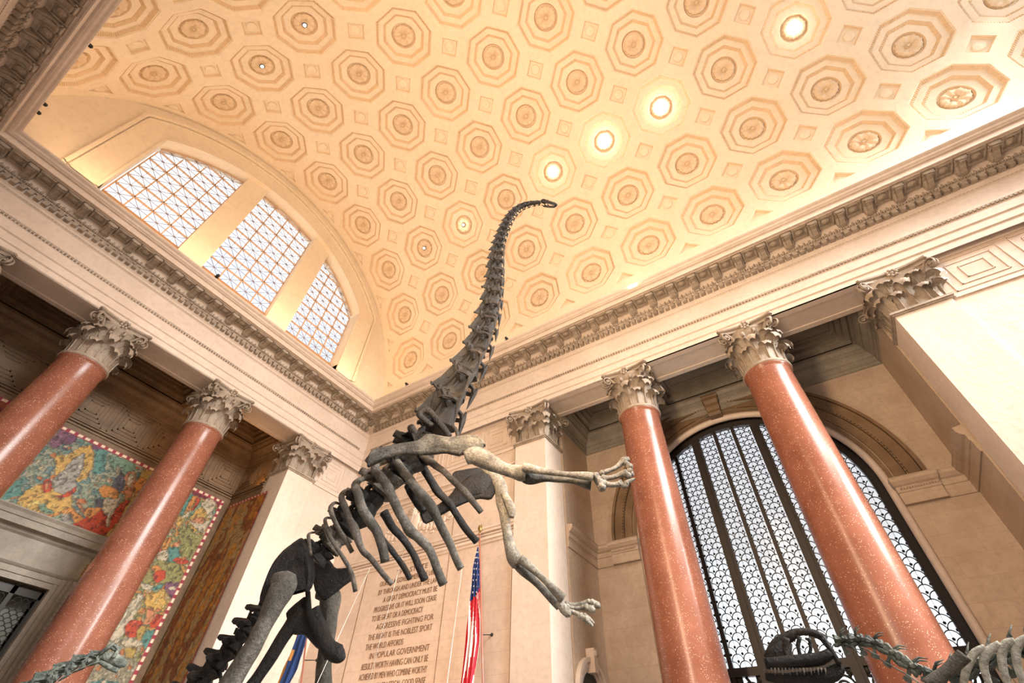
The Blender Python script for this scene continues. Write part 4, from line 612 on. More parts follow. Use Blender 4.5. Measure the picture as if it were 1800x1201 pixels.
for x0, x1 in ((-6.4, -2.98), (-1.80, 1.84), (3.06, 6.4)):
    gr = MB(); ry = MB(); nC = 4; cw = (x1 - x0) / nC
    zz = ZS
    fr = [(x0, ZS, x0, 30), (x1, ZS, x1, 30), (x0, ZS, x1, ZS)]
    for k in range(1, nC): fr.append((x0 + k * cw, ZS, x0 + k * cw, 30))
    rws = 9
    for r in range(1, rws + 1): fr.append((x0, ZS + r * cw, x1, ZS + r * cw))
    for a in fr:
        c = clipseg(a[:2], a[2:], x0, x1, ZS, 8.2)
        if c: gr.bar((c[0][0], YG, c[0][1]), (c[1][0], YG, c[1][1]), .062, .09, (0, 1, 0))
    for k in range(nC):
        for r in range(rws):
            cx = x0 + (k + .5) * cw; cz = ZS + (r + .5) * cw
            if (cx ** 2 + (cz - HV) ** 2) ** .5 > 8.6: continue
            for q in range(8):
                an = pi / 4 * q + 0; L = cw / 2 / (cos(pi / 4) if q % 2 else 1)
                c = clipseg((cx, cz), (cx + L * cos(an), cz + L * sin(an)), x0, x1, ZS, 8.2)
                if c: ry.bar((c[0][0], YG, c[0][1]), (c[1][0], YG, c[1][1]), .018, .03, (0, 1, 0))
            if (cx ** 2 + (cz - HV) ** 2) ** .5 < 8.2: ry.tube([(cx, YG - .03, cz), (cx, YG + .03, cz)], .032, 8)
    sl = MB(); sl.box(x0, x1, YG - .12, YG + .1, 18.9, ZS - .02); sl.box(x0, x1, YG - .2, YG + .1, 19.75, 19.85); inv(sl.build('window_sill', 'sill', wn_), wn_)
    sl = MB(); sl.box(x0, x1, YG - .10, YG + .1, 18.5, 18.9); inv(sl.build('sill_shade', 'dark', wn_), wn_)  # near-black box painting the shadow in the gap under the sill
    # arched head of the light
    n = 16; pts = [(x0 + (x1 - x0) * k / n) for k in range(n + 1)]
    for p_, q_ in zip(pts, pts[1:]): gr.bar((p_, YG, arch_z(p_, 8.2)), (q_, YG, arch_z(q_, 8.2)), .08, .09, (0, 1, 0))
    g = gr.build('window_sash', 'muntin', wn_); inv(g, wn_)
    g2 = ry.build('glazing_bars', 'ray', g)
    pn = MB(); vs = [(x0, YG + .03, ZS)] + [(x_, YG + .03, arch_z(x_, 8.22)) for x_ in pts] + [(x1, YG + .03, ZS)]; pn.add(vs, [tuple(range(len(vs)))])
    pn.build('pane', 'glass', g)
# ------------------------------------------------------------------ loggias behind the columns
OB = 5.58; UW = 6.4; ZC = 15.4
def loggia_ceiling(T, name, mat, parent):
    b = MB()
    # cornice moulding round the three walls
    pr = [(0, 14.45), (.05, 14.47), (.05, 14.60), (.09, 14.62), (.09, 14.82), (.14, 14.85)] + [(.14 + .12 * k / 5, 14.88 + .16 * (k / 5) ** .6) for k in range(6)] + [(.30, 15.06), (.30, 15.2), (.34, 15.22), (.42, 15.34), (.42, 15.4)]
    P = [lambda p: (-UW + p, 2.83), lambda p: (-UW + p, OB - p), lambda p: (UW - p, OB - p), lambda p: (UW - p, 2.83)]
    n = len(pr); vs = [(*f(p), z) for f in P for p, z in pr]
    b.add(vs, [(j * n + i, j * n + i + 1, (j + 1) * n + i + 1, (j + 1) * n + i) for j in range(3) for i in range(n - 1)], T)
    cof = [(-5.85, -3.05), (-1.85, 1.85), (3.05, 5.85)]; o0, o1 = 3.3, 5.05
    us = [-UW] + [v for c in cof for v in c] + [UW]
    for k in range(0, len(us), 2): b.box(us[k], us[k + 1], 2.83, OB, ZC, ZC + .05, T)
    for a, c in cof:
        b.box(a, c, 2.83, o0, ZC, ZC + .05, T); b.box(a, c, o1, OB, ZC, ZC + .05, T)
        def rect(i0, z0, i1, z1):
            q0 = (a + i0, c - i0, o0 + i0, o1 - i0); q1 = (a + i1, c - i1, o0 + i1, o1 - i1)
            v = [(q0[0], q0[2], z0), (q0[1], q0[2], z0), (q0[1], q0[3], z0), (q0[0], q0[3], z0), (q1[0], q1[2], z1), (q1[1], q1[2], z1), (q1[1], q1[3], z1), (q1[0], q1[3], z1)]
            b.add(v, [(0, 1, 5, 4), (1, 2, 6, 5), (2, 3, 7, 6), (3, 0, 4, 7)], T)
        rect(0, ZC, 0, 15.62); rect(0, 15.62, .14, 15.66); rect(.14, 15.66, .16, 15.66); rect(.16, 15.66, .16, 15.84); rect(.16, 15.84, .34, 15.84); rect(.34, 15.84, .36, 15.98); rect(.36, 15.98, .5, 15.98)
        rect(.5, 15.98, .5, 16.04); b.box(a + .5, c - .5, o0 + .5, o1 - .5, 16.04, 16.06, T)
    return b.build(name, mat, parent)
def side_walls(T, mb):
    for s_ in (-1, 1): mb.box(min(s_ * UW, s_ * 7.9), max(s_ * UW, s_ * 7.9), 2.99, OB + .4, 0, 16, T)
# --- right: arched window wall
b = MB(); side_walls(TR, b)
ZI = 9.9; RA = 4.5
ths = [pi * k / 60 for k in range(61)]
vs = []
for th in ths:
    ro_ = min(UW / max(abs(cos(th)), 1e-6), 5.7 / max(sin(th), 1e-6))
    vs += [(RA * cos(th), OB, ZI + RA * sin(th)), (ro_ * cos(th), OB, ZI + ro_ * sin(th)), (RA * cos(th), OB + .5, ZI + RA * sin(th))]
b.add(vs, [(3 * k, 3 * k + 1, 3 * k + 4, 3 * k + 3) for k in range(60)] + [(3 * k, 3 * k + 3, 3 * k + 5, 3 * k + 2) for k in range(60)], TR)
b.box(-UW, UW, OB, OB + .4, 15.55, 16, TR)
for s_ in (-1, 1): b.box(min(s_ * RA, s_ * UW), max(s_ * RA, s_ * UW), OB, OB + .5, 0, ZI, TR)
ww = b.build('wall_window', 'recess_shade'); tag(ww, 'shaded stone wall pierced by the great arched window', kind='structure')
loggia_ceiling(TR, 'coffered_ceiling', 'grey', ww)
b = MB()
def ring(r0, r1, o, r0b=None):
    v = []
    for th in ths: v += [(r0 * cos(th), o, ZI + r0 * sin(th)), (r1 * cos(th), o, ZI + r1 * sin(th)), (r1 * cos(th), OB + .02, ZI + r1 * sin(th)), (r0 * cos(th), OB + .02, ZI + r0 * sin(th))]
    b.add(v, [f for k in range(60) for f in ((4 * k, 4 * k + 1, 4 * k + 5, 4 * k + 4), (4 * k + 1, 4 * k + 2, 4 * k + 6, 4 * k + 5), (4 * k, 4 * k + 4, 4 * k + 7, 4 * k + 3))], TR)
ring(4.5, 4.62, OB - .05); ring(4.66, 4.98, OB - .08); ring(5.0, 5.04, OB - .12); ring(5.06, 5.40, OB - .13); ring(5.42, 5.53, OB - .2)
for k in range(1, 120):
    th = pi * k / 120; b.box(4.99, 5.05, OB - .15, OB - .1, -.035, .035, TR @ Matrix.Translation((0, 0, ZI)) @ Matrix.Rotation(-th, 4, 'Y'))
pts = [TR @ Vector((4.40, OB + .16, z)) for z in (0, 3, 6, 9)] + [TR @ Vector((4.40 * cos(th), OB + .16, ZI + 4.40 * sin(th))) for th in ths] + [TR @ Vector((-4.40, OB + .16, z)) for z in (9, 6, 3, 0)]
bd = MB(); bd.tube(pts, .13, 10); bd.build('reveal_bead', 'lime', ww)
# keystone console
kp = [(0, 15.3), (-.50, 15.3), (-.52, 15.22), (-.48, 15.16), (-.50, 15.0), (-.42, 14.85), (-.30, 14.78), (-.26, 14.6), (-.32, 14.45), (-.26, 14.33), (0, 14.30)]
v = [(s_ * (.36 if z > 15.1 else .30 - .05 * (15.2 - z)), OB + o, z) for s_ in (-1, 1) for o, z in kp]; n = len(kp)
b.add(v, [tuple(range(n)), tuple(range(2 * n - 1, n - 1, -1))] + [(k, (k + 1) % n, n + (k + 1) % n, n + k) for k in range(n)], TR)
for s_ in (-1, 1): b.tube([(s_ * .31, OB - .4, 15.0), (s_ * .34, OB - .4, 15.0)], .12, 12, TR)
b.build('archivolt', 'brown', ww)
b = MB()       # impost course
ip = [(0, 9.06), (.04, 9.06), (.05, 9.12), (.05, 9.42), (.08, 9.44), (.08, 9.62), (.14, 9.66), (.20, 9.74), (.22, 9.76), (.22, 9.86), (.25, 9.9), (0, 9.95)]
n = len(ip)
for s_ in (-1, 1):
    P = [lambda p: (s_ * (UW - p), 3.0), lambda p: (s_ * (UW - p), OB - p), lambda p: (s_ * (5.6), OB - p)]
    b.add([(*f(p), z) for f in P for p, z in ip], [(j * n + i, j * n + i + 1, (j + 1) * n + i + 1, (j + 1) * n + i) for j in range(2) for i in range(n - 1)] + [tuple(range(n))], TR)
    P = [lambda p: (s_ * (5.62 + p * .4), OB), lambda p: (s_ * (5.62 + p * .4), OB - p - .12 * (p > 0.02)), lambda p: (s_ * (4.5 - p * .4), OB - p - .12 * (p > 0.02)), lambda p: (s_ * (4.5 - p * .4), OB + .5)]
    b.add([(*f(p), z) for f in P for p, z in ip], [(j * n + i, j * n + i + 1, (j + 1) * n + i + 1, (j + 1) * n + i) for j in range(3) for i in range(n - 1)], TR)
    for k in range(14): b.ell((s_ * (4.58 + k * .078), OB - .24, 9.55), (.028, .03, .05), 6, TR)
b.build('impost_course', 'recess_shade', ww)

b = MB()       # arched doorway in the alcove side wall
def sring(r0, r1, pr_, oc=4.0, zc=4.55):
    v = []
    for k in range(25):
        th = pi * k / 24; v += [(-UW + pr_, oc + r0 * cos(th), zc + r0 * sin(th)), (-UW + pr_, oc + r1 * cos(th), zc + r1 * sin(th)), (-UW, oc + r1 * cos(th), zc + r1 * sin(th)), (-UW, oc + r0 * cos(th), zc + r0 * sin(th))]
    b.add(v, [f for k in range(24) for f in ((4 * k, 4 * k + 1, 4 * k + 5, 4 * k + 4), (4 * k + 1, 4 * k + 2, 4 * k + 6, 4 * k + 5), (4 * k, 4 * k + 4, 4 * k + 7, 4 * k + 3))], TR)
    for s_ in (-1, 1): b.box(-UW, -UW + pr_, oc + min(s_ * r0, s_ * r1), oc + max(s_ * r0, s_ * r1), 0, zc, TR)
sring(.70, .80, .06); sring(.80, .96, .10); sring(.96, 1.10, .16)
b.taper(-UW, -UW + .3, 3.86, 4.14, 5.2, 5.9, 0, TR); b.tube([(-UW + .26, 3.88, 5.75), (-UW + .26, 4.12, 5.75)], .10, 10, TR)
b.build('arched_doorcase', 'lime', ww)
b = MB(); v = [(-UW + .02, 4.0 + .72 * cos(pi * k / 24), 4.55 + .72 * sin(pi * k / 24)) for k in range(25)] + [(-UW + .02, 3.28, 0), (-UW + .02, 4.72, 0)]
b.add(v, [tuple(range(27))], TR); b.build('doorway_shade', 'dark', ww)  # flat near-black sheet painting the shadow inside the doorway
# --- left: mural loggia, wall with stone doorcase
b = MB(); side_walls(TL, b)
b.box(-UW, -2.0, OB, OB + .4, 0, 16, TL); b.box(2.0, UW, OB, OB + .4, 0, 16, TL); b.box(-2.0, 2.0, OB, OB + .4, 7.05, 16, TL)
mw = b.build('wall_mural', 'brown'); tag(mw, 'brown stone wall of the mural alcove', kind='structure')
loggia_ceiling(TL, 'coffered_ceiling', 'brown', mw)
b = MB()
for (p0, p1, z0, z1) in ((0, .05, 12.62, 12.70), (0, .09, 12.74, 12.80), (0, .06, 12.86, 12.92), (0, .05, 14.35, 14.45)):
    b.box(-UW, UW, OB - p1, OB, z0, z1, TL)
    for s_ in (-1, 1): b.box(min(s_ * UW, s_ * (UW - p1)), max(s_ * UW, s_ * (UW - p1)), 3.0, OB, z0, z1, TL)
for k in range(8):
    uc_ = -5.6 + 1.6 * k
    for q in (.70, .55, .40, .25): frame_rect(b, TL, uc_ - q, uc_ + q, 13.64 - q, 13.64 + q, OB, .05, .03)
b.build('wall_moulding', 'brown', mw)
b = MB()
for s_ in (-1, 1):
    T_ = TL @ Matrix.Translation((s_ * UW, 0, 0)) @ Matrix.Rotation(s_ * -pi / 2 if s_ > 0 else pi / 2, 4, 'Z')
    for k in range(2):
        uc_ = (-1 if s_ > 0 else 1) * 0
        for q in (.58, .42, .26):
            y_ = 3.65 + k * 1.3
            for (a, c, e, f) in ((y_ - q, y_ + q, 13.64 - q, 13.64 - q + .04), (y_ - q, y_ + q, 13.64 + q - .04, 13.64 + q), (y_ - q, y_ - q + .04, 13.64 - q, 13.64 + q), (y_ + q - .04, y_ + q, 13.64 - q, 13.64 + q)):
                b.box(min(s_ * UW, s_ * (UW - .03)), max(s_ * UW, s_ * (UW - .03)), a, c, e, f, TL)
b.build('fret_band', 'brown', mw)

dr = empty('door_1', (0, .85 + OB - .2, 0)); tag(dr, 'tall doorway with grey stone surround and dark metal grille', kind='structure')
b = MB()
YF_ = .85 + OB
dc = [(0, 7.05), (.20, 7.05), (.20, 7.22), (.24, 7.24), (.24, 7.42), (.28, 7.45), (.32, 7.50), (.14, 7.56), (.14, 8.36), (.18, 8.40), (.22, 8.44), (.24, 8.52), (.48, 8.56), (.50, 8.78), (.54, 8.80), (.56, 8.92), (.62, 9.02), (.62, 9.06), (0, 9.10)]
n = len(dc)
P = [lambda p: (-2.35 - p * .5, YF_), lambda p: (-2.35 - p * .5, YF_ - p), lambda p: (2.35 + p * .5, YF_ - p), lambda p: (2.35 + p * .5, YF_)]
b.add([(*f(p), z) for f in P for p, z in dc], [(j * n + i, j * n + i + 1, (j + 1) * n + i + 1, (j + 1) * n + i) for j in range(3) for i in range(n - 1)])
for s_ in (-1, 1):
    jp = [(1.82, .10), (1.82, -.22), (1.98, -.22), (1.99, -.26), (2.14, -.26), (2.16, -.30), (2.28, -.30), (2.30, -.36), (2.44, -.38), (2.48, -.34), (2.5, 0)]
    v = [(s_ * x_, YF_ + y_, z) for z in (0, 7.45) for x_, y_ in jp]; m_ = len(jp)
    b.add(v, [(k, k + 1, m_ + k + 1, m_ + k) for k in range(m_ - 1)])
    k = 0
    while k * .14 < 7.3:
        b.box(min(s_ * 2.31, s_ * 2.43), max(s_ * 2.31, s_ * 2.43), YF_ - .40, YF_ - .36, k * .14, k * .14 + .08); k += 1
inv(b.build('door_surround', 'grey', dr), dr)
b = MB(); b.box(-2, 2, YF_ + 1.2, YF_ + 1.3, 0, 7.2); b.box(-2, -1.95, YF_, YF_ + 1.3, 0, 7.2); b.box(1.95, 2, YF_, YF_ + 1.3, 0, 7.2); b.box(-2, 2, YF_, YF_ + 1.3, 7.1, 7.2)
inv(b.build('door_recess', 'dark', dr), dr)
b = MB()
for u in (-1.8, -.95, 0, .95, 1.8): b.box(u - .07, u + .07, YF_ + .05, YF_ + .15, 0, 7.1)
for z in (.3, 3.4, 6.85): b.box(-1.85, 1.85, YF_ + .05, YF_ + .15, z - .12, z + .12)
r_ = .11; z = 3.55; row = 0
while z < 6.7:
    for c0_ in (-1.75, -.87, .07, 1.02):
        k = 0
        while (k + .5 + .5 * (row % 2)) * 2 * r_ < .75:
            cx = c0_ + (k + .5 + .5 * (row % 2)) * 2 * r_
            b.tube([(cx + r_ * cos(a_ * pi / 6), YF_ + .1, z + r_ * sin(a_ * pi / 6)) for a_ in range(7)], .014, 4, None, 0, 1, None, 0, 0, False); k += 1
    z += r_ * 1.1; row += 1
inv(b.build('door_grille', 'grille', dr), dr)
b = MB(); b.box(-1.8, 1.8, YF_ + .75, YF_ + .77, 3.4, 6.9); gm = plain('dim grey interior', (.30, .33, .30), .8); inv(b.build('door_glazing', gm, dr), dr)

# ------------------------------------------------------------------ arched bronze window
w2 = empty('window_2', (8.92 + OB + .45, -15.95, 0)); tag(w2, 'great arched window with bronze fish-scale grille', kind='structure')
def TRo(o): return TR @ Matrix.Translation((0, o, 0))
RG = 4.02
def hgt(u, R_=RG): return ZI + sqrt(max(R_ * R_ - u * u, 0))
b = MB(); og = OB + .42
v = []
for th in ths: v += [(4.5 * cos(th), og, ZI + 4.5 * sin(th)), (4.24 * cos(th), og, ZI + 4.24 * sin(th)), (4.24 * cos(th), og - .1, ZI + 4.24 * sin(th)), (RG * cos(th), og - .1, ZI + RG * sin(th)), (RG * cos(th), og + .1, ZI + RG * sin(th))]
b.add(v, [(5 * k + q, 5 * k + q + 1, 5 * k + q + 6, 5 * k + q + 5) for k in range(60) for q in range(4)], TR)
for s_ in (-1, 1):
    b.box(min(s_ * 4.24, s_ * 4.5), max(s_ * 4.24, s_ * 4.5), og, og + .1, 0, ZI, TR); b.box(min(s_ * RG, s_ * 4.24), max(s_ * RG, s_ * 4.24), og - .1, og + .1, 0, ZI, TR)
inv(b.build('window_frame', 'bronze', w2), w2)
for s_ in (-1, 1):
    b = MB(); b.box(s_ * 1.25 - .17, s_ * 1.25 + .17, og - .14, og + .1, 0, hgt(1.3), TR); b.box(s_ * 1.25 - .07, s_ * 1.25 + .07, og - .2, og - .14, 0, hgt(1.3), TR)
    inv(b.build('mullion', 'bronze', w2), w2)
for u in (-3.17, -2.25, -.38, .38, 2.25, 3.17):
    b = MB(); b.box(u - .07, u + .07, og - .07, og + .07, 0, hgt(u), TR); inv(b.build('slender_mullion', 'bronze', w2), w2)
b = MB(); b.box(-RG, RG, og - .12, og + .1, 5.10, 5.34, TR); b.box(-RG, RG, og - .12, og + .1, 4.05, 4.2, TR)
inv(b.build('transom', 'bronze', w2), w2)
panels = [(-4.02, -3.24), (-3.10, -2.35), (-2.15, -1.42), (-1.08, -.45), (-.31, .31), (.45, 1.08), (1.42, 2.15), (2.35, 3.10), (3.24, 4.02)]
for a, c in panels:
    b = MB(); hp = (c - a) / 1.75 if c - a < .7 else (c - a) / 2.0; ra = hp / 2 * 1.0; vp = .20
    z = 5.34; row = 0
    def ok_(u, z_): return a <= u <= c and z_ >= 5.34 and (z_ < ZI or u * u + (z_ - ZI) ** 2 < RG * RG)
    while z < 13.95:
        k = -1
        while True:
            cx = a + (k + .5 * (row % 2)) * hp; k += 1
            if cx > c + hp: break
            pts = [(cx + ra * cos(pi * q / 8), z + ra * 1.08 * sin(pi * q / 8)) for q in range(9)]
            for p_, q_ in zip(pts, pts[1:]):
                if ok_(*p_) and ok_(*q_): b.bar((p_[0], og, p_[1]), (q_[0], og, q_[1]), .024, .04, (0, 1, 0), TR)
            if ok_(cx, z + .02) and ok_(cx, z + ra): b.bar((cx, og, z - .02), (cx, og, z + ra * 1.1), .010, .02, (0, 1, 0), TR)
            if ok_(cx, z): b.ell((cx, og, z - .01), (.045, .03, .048), 6, TR)
        z += vp; row += 1
    g = b.build('grille_panel', 'grille', w2); inv(g, w2)
    b = MB(); n = 10; us = [a + (c - a) * k / n for k in range(n + 1)]
    vs = [(us[0], og + .06, 3.0)] + [(u, og + .06, hgt(u, 4.06)) for u in us] + [(us[-1], og + .06, 3.0)]
    b.add(vs, [tuple(range(len(vs)))], TR); b.build('pane', 'glass', g)
    b = MB(); cu_ = (a + c) / 2; w_ = (c - a) / 2        # round ornament below the transom
    for rr_ in (.16, .30): b.tube([(cu_ + rr_ * cos(q * pi / 10), og, 4.65 + rr_ * sin(q * pi / 10)) for q in range(21)], .035, 6, TR)
    for q in range(8): b.tube([(cu_ + .3 * cos(q * pi / 4), og, 4.65 + .3 * sin(q * pi / 4)), (cu_ + .46 * cos(q * pi / 4 + .2), og, 4.65 + .46 * sin(q * pi / 4 + .2))], .05, 5, TR)
    for q in range(5): b.box(a + (q + .3) * (c - a) / 5, a + (q + .6) * (c - a) / 5, og - .03, og + .03, 4.15, 4.3, TR)
    for sx in (-1, 1):
        for sz in (-1, 1): b.ell((cu_ + sx * w_ * .85, og, 4.65 + sz * .38), (.13, .05, .13), 6, TR)
    g3 = b.build('ornament_panel', 'grille', w2); inv(g3, w2)

# ------------------------------------------------------------------ corinthian capitals
def leaf_mesh(h, w, curl=.20, lean=.06):
    b = MB(); nv, nu = 14, 8; vs = []
    for i in range(nv + 1):
        v = i / nv
        if v < .58: x = .02 + lean * (v / .58) ** 2; z = h * .80 * v / .58
        else:
            t = (v - .58) / .42 * pi * 1.12; x = .02 + lean + curl * (1 - cos(t)) * .5 * 1.5; z = h * .80 + sin(t) * h * .20
        wd = w * (.80 + .30 * sin(v * pi * .9)) * (1 if v < .9 else .8) * (1 + .13 * cos(v * 34)) * (1 if v < .75 else 1 - (v - .75) * 1.0)
        for j in range(nu + 1):
            u = j / nu * 2 - 1
            vs.append((x - .07 * abs(u) ** 1.5 * (1 if v < .6 else .5) + .016 * cos(u * 12.5) , u * wd, z - .10 * h * abs(u) ** 2 * (v > .5) * (v - .3)))
    b.add(vs, [(i * (nu + 1) + j, i * (nu + 1) + j + 1, (i + 1) * (nu + 1) + j + 1, (i + 1) * (nu + 1) + j) for i in range(nv) for j in range(nu)], smooth=True)
    b.tube([(.05 + lean * (k / 6) ** 2, 0, h * .8 * k / 6) for k in range(7)], .022, 5)
    return b
def volute_mesh(scale=1.0, reach=.36):
    b = MB(); pts = [(0, 0, 0), (.03, 0, .20), (.09, 0, .36), (reach * .6, 0, .48)]
    cx, cz, r0 = reach, .38, .17
    for k in range(26):
        a_ = pi * .62 - k * .42; r = r0 * (1 - k / 29)
        pts.append((cx + r * cos(a_), 0, cz + r * sin(a_)))
    pts = [(p[0] * scale, p[1], p[2] * scale) for p in pts]
    b.tube(pts, [.030 - .010 * min(k, 9) / 9 for k in range(len(pts))], 6, None, 0, 2.4, (0, 1, 0))
    b.ell((cx * scale, 0, cz * scale), (.05, .075, .05), 8)
    return b
LM1 = leaf_mesh(.66, .215, .20); LM2 = leaf_mesh(1.06, .225, .25, .08); LM3 = leaf_mesh(.46, .22, .20, .12); VM = volute_mesh(1.15, .38); HM = volute_mesh(.62, .12)
def flat(mb_, nm): 
    o = mb_.build(nm, 'cap'); me = o.data; bpy.data.objects.remove(o); return me
ME = {'leaf1': flat(LM1, 'acanthus_leaf'), 'leaf2': flat(LM2, 'acanthus_leaf'), 'leaf3': flat(LM3, 'acanthus_leaf'), 'vol': flat(VM, 'volute'), 'hel': flat(HM, 'volute')}
fm = MB(); fm.ell((0, 0, 0), (.07, .07, .07), 8)
for k in range(7): fm.ell((.01, .13 * cos(k * 2 * pi / 7), .13 * sin(k * 2 * pi / 7)), (.05, .06, .06), 8)
ME['fl'] = flat(fm, 'fleuron')
def put(mesh, name, parent, mtx):
    o = bpy.data.objects.new(name, mesh); COL.objects.link(o); o.parent = parent; o.matrix_basis = mtx; return o
def Rz(a_): return Matrix.Rotation(a_, 4, 'Z')
def Tr(x, y, z): return Matrix.Translation((x, y, z))
def abacus(mb, ce, hu, ho, z0, z1, bow=.16):
    """moulded concave-sided slab with half sizes hu, ho about ce"""
    for (a, c, k) in ((z0, z0 + (z1 - z0) * .55, -.07), (z0 + (z1 - z0) * .55, z0 + (z1 - z0) * .68, -.03), (z0 + (z1 - z0) * .68, z1, 0)):
        pts = []
        for (p, q, nx, ny) in (((1, -1), (1, 1), -1, 0), ((1, 1), (-1, 1), 0, -1), ((-1, 1), (-1, -1), 1, 0), ((-1, -1), (1, -1), 0, 1)):
            for t in range(9):
                s_ = .05 + .9 * t / 8
                x = (p[0] + (q[0] - p[0]) * s_) * (hu + k); y = (p[1] + (q[1] - p[1]) * s_) * (ho + k); w_ = bow * (1 - (2 * s_ - 1) ** 2)
                pts.append((ce[0] + x + nx * w_, ce[1] + y + ny * w_))
        n = len(pts); v = [(x, y, z) for z in (a, c) for x, y in pts]
        mb.add(v, [tuple(range(n - 1, -1, -1)), tuple(range(n, 2 * n))] + [(i, (i + 1) % n, n + (i + 1) % n, n + i) for i in range(n)])
Z0C = 13.16
def make_column():
    e = empty('column')
    b = MB(); b.box(-1.1, 1.1, -1.1, 1.1, 0, .35); b.lathe([(1.08, .35), (1.12, .45), (1.08, .56), (.98, .58), (.94, .66), (.98, .72), (1.0, .78), (.95, .84), (.90, .86)], 48); b.build('column_base', 'lime', e)
    prof = [(.88, .86)] + [(.88 - .14 * ((k / 14) ** 1.6), .9 + 12.0 * k / 14) for k in range(15)] + [(.76, 12.95), (.80, 13.0), (.80, 13.03)]
    b = MB(); b.lathe(prof, 72); b.build('shaft', 'granite', e)
    b = MB(); b.lathe([(.78, 13.02), (.82, 13.04), (.83, 13.09), (.82, 13.14), (.77, 13.17), (.72, 13.18), (.70, 13.4), (.70, 14.0), (.74, 14.45), (.86, 14.70), (.92, 14.76), (.88, 14.80)], 48)
    cp = b.build('capital', 'cap', e)
    for k in range(8): put(ME['leaf1'], 'acanthus_leaf', cp, Rz(pi / 8 + k * pi / 4) @ Tr(.72, 0, Z0C))
    for k in range(8): put(ME['leaf2'], 'acanthus_leaf', cp, Rz(k * pi / 4) @ Tr(.71, 0, Z0C))
    for k in range(4):
        for s_ in (-1, 1):
            put(ME['leaf3'], 'acanthus_leaf', cp, Rz(pi / 4 + k * pi / 2 + s_ * .20) @ Tr(.74, 0, Z0C + .72))
            put(ME['vol'], 'volute', cp, Rz(pi / 4 + k * pi / 2 + s_ * .10) @ Tr(.76, 0, Z0C + .98))
            put(ME['hel'], 'volute', cp, Rz(k * pi / 2 + s_ * .22) @ Tr(.80, 0, Z0C + 1.1))
        put(ME['fl'], 'fleuron', cp, Rz(k * pi / 2) @ Tr(.90, 0, 14.88))
    a = MB(); abacus(a, (0, 0), 1.04, 1.04, 14.76, 15.0, .18); a.build('abacus', 'cap', cp)
    return e
col0 = make_column()
def place(o, T, u, oo):
    o.matrix_basis = T @ Tr(u, oo, 0); return o
col_l1 = place(col0, TL, -2.43, 2.13)
tag(col_l1, 'red granite column cut off by the left edge of the photo, left of the mural mound scene', 'column', 'red granite columns')
c = place(copy_tree(col0), TL, 2.43, 2.13); tag(c, 'red granite column standing in front of the mural, between doorway and pale pilaster', 'column')
c = place(copy_tree(col0), TR, -2.43, 2.13); tag(c, 'red granite column touched by the skeleton forefoot, left one before the arched window', 'column')
c = place(copy_tree(col0), TR, 2.43, 2.13); tag(c, 'red granite column crossing the middle of the arched window, right one of the two', 'column')
def make_pilaster():
    e = empty('pilaster')       # local: x across, y depth (front at 0), origin at the foot of the front face
    b = MB(); b.box(-.75, .75, 0, 1.42, .8, 13.2); b.build('pilaster_shaft', 'lime', e)
    b = MB(); b.box(-.9, .9, -.15, 1.42, 0, .4); b.box(-.82, .82, -.07, 1.42, .4, .8); b.build('pilaster_base', 'lime', e)
    b = MB(); b.box(-.80, .80, -.05, 1.44, 13.18, 13.24); b.box(-.84, .84, -.09, 1.46, 13.24, 13.32); b.box(-.70, .70, .04, 1.40, 13.32, 14.3); b.taper(-.88, .88, -.14, 1.46, 14.8, 14.3, .18)
    cp = b.build('capital', 'cap', e)
    def front(x): return Tr(x, .03, 13.30) @ Rz(-pi / 2)
    for x in (-.36, .36): put(ME['leaf1'], 'acanthus_leaf', cp, front(x))
    for x in (0,): put(ME['leaf2'], 'acanthus_leaf', cp, front(x))
    for s_ in (-1, 1):
        a0 = 0 if s_ > 0 else pi
        put(ME['leaf1'], 'acanthus_leaf', cp, Tr(s_ * .70, .06, 13.30) @ Rz(-pi / 2 + s_ * pi / 4))
        put(ME['leaf2'], 'acanthus_leaf', cp, Tr(s_ * .70, .06, 13.30) @ Rz(-pi / 2 + s_ * pi / 4))
        for y in (.42, 1.05): put(ME['leaf1'], 'acanthus_leaf', cp, Tr(s_ * .70, y, 13.30) @ Rz(a0))
        for y in (.74,): put(ME['leaf2'], 'acanthus_leaf', cp, Tr(s_ * .70, y, 13.30) @ Rz(a0))
        for y in (.35, 1.1): put(ME['leaf3'], 'acanthus_leaf', cp, Tr(s_ * .68, y, 14.05) @ Rz(a0))
        put(ME['leaf3'], 'acanthus_leaf', cp, Tr(s_ * .40, .04, 14.05) @ Rz(-pi / 2))
        for t in (-.12, .12): put(ME['vol'], 'volute', cp, Tr(s_ * .66, .08, 14.14) @ Rz(-pi / 2 + s_ * pi / 4 + t))
        put(ME['hel'], 'volute', cp, Tr(s_ * .22, .0, 14.25) @ Rz(-pi / 2 + s_ * .5))
        put(ME['vol'], 'volute', cp, Tr(s_ * .66, 1.35, 14.14) @ Rz(a0))
    put(ME['fl'], 'fleuron', cp, Tr(0, -.13, 14.88) @ Rz(-pi / 2))
    a = MB(); abacus(a, (0, .68), 1.06, 1.0, 14.76, 15.0, .18); a.build('abacus', 'cap', cp)
    return e
pil0 = make_pilaster()
place(pil0, TR, -7.2, 1.53); tag(pil0, 'tall stone pilaster right of the inscription, behind the outstretched skeleton arms', 'pilaster', 'pale stone pilasters')
c = place(copy_tree(pil0), TR, 7.2, 1.53); tag(c, 'tall bright stone pilaster at the right edge of the photo, right of the arched window', 'pilaster')
c = place(copy_tree(pil0), TL, 7.2, 1.53); tag(c, 'pale stone pilaster between the mural and the room corner, behind the skeleton back', 'pilaster')
c = place(copy_tree(pil0), TL, -7.2, 1.53); tag(c, 'stone pilaster of which only the carved capital shows at the left edge', 'pilaster')
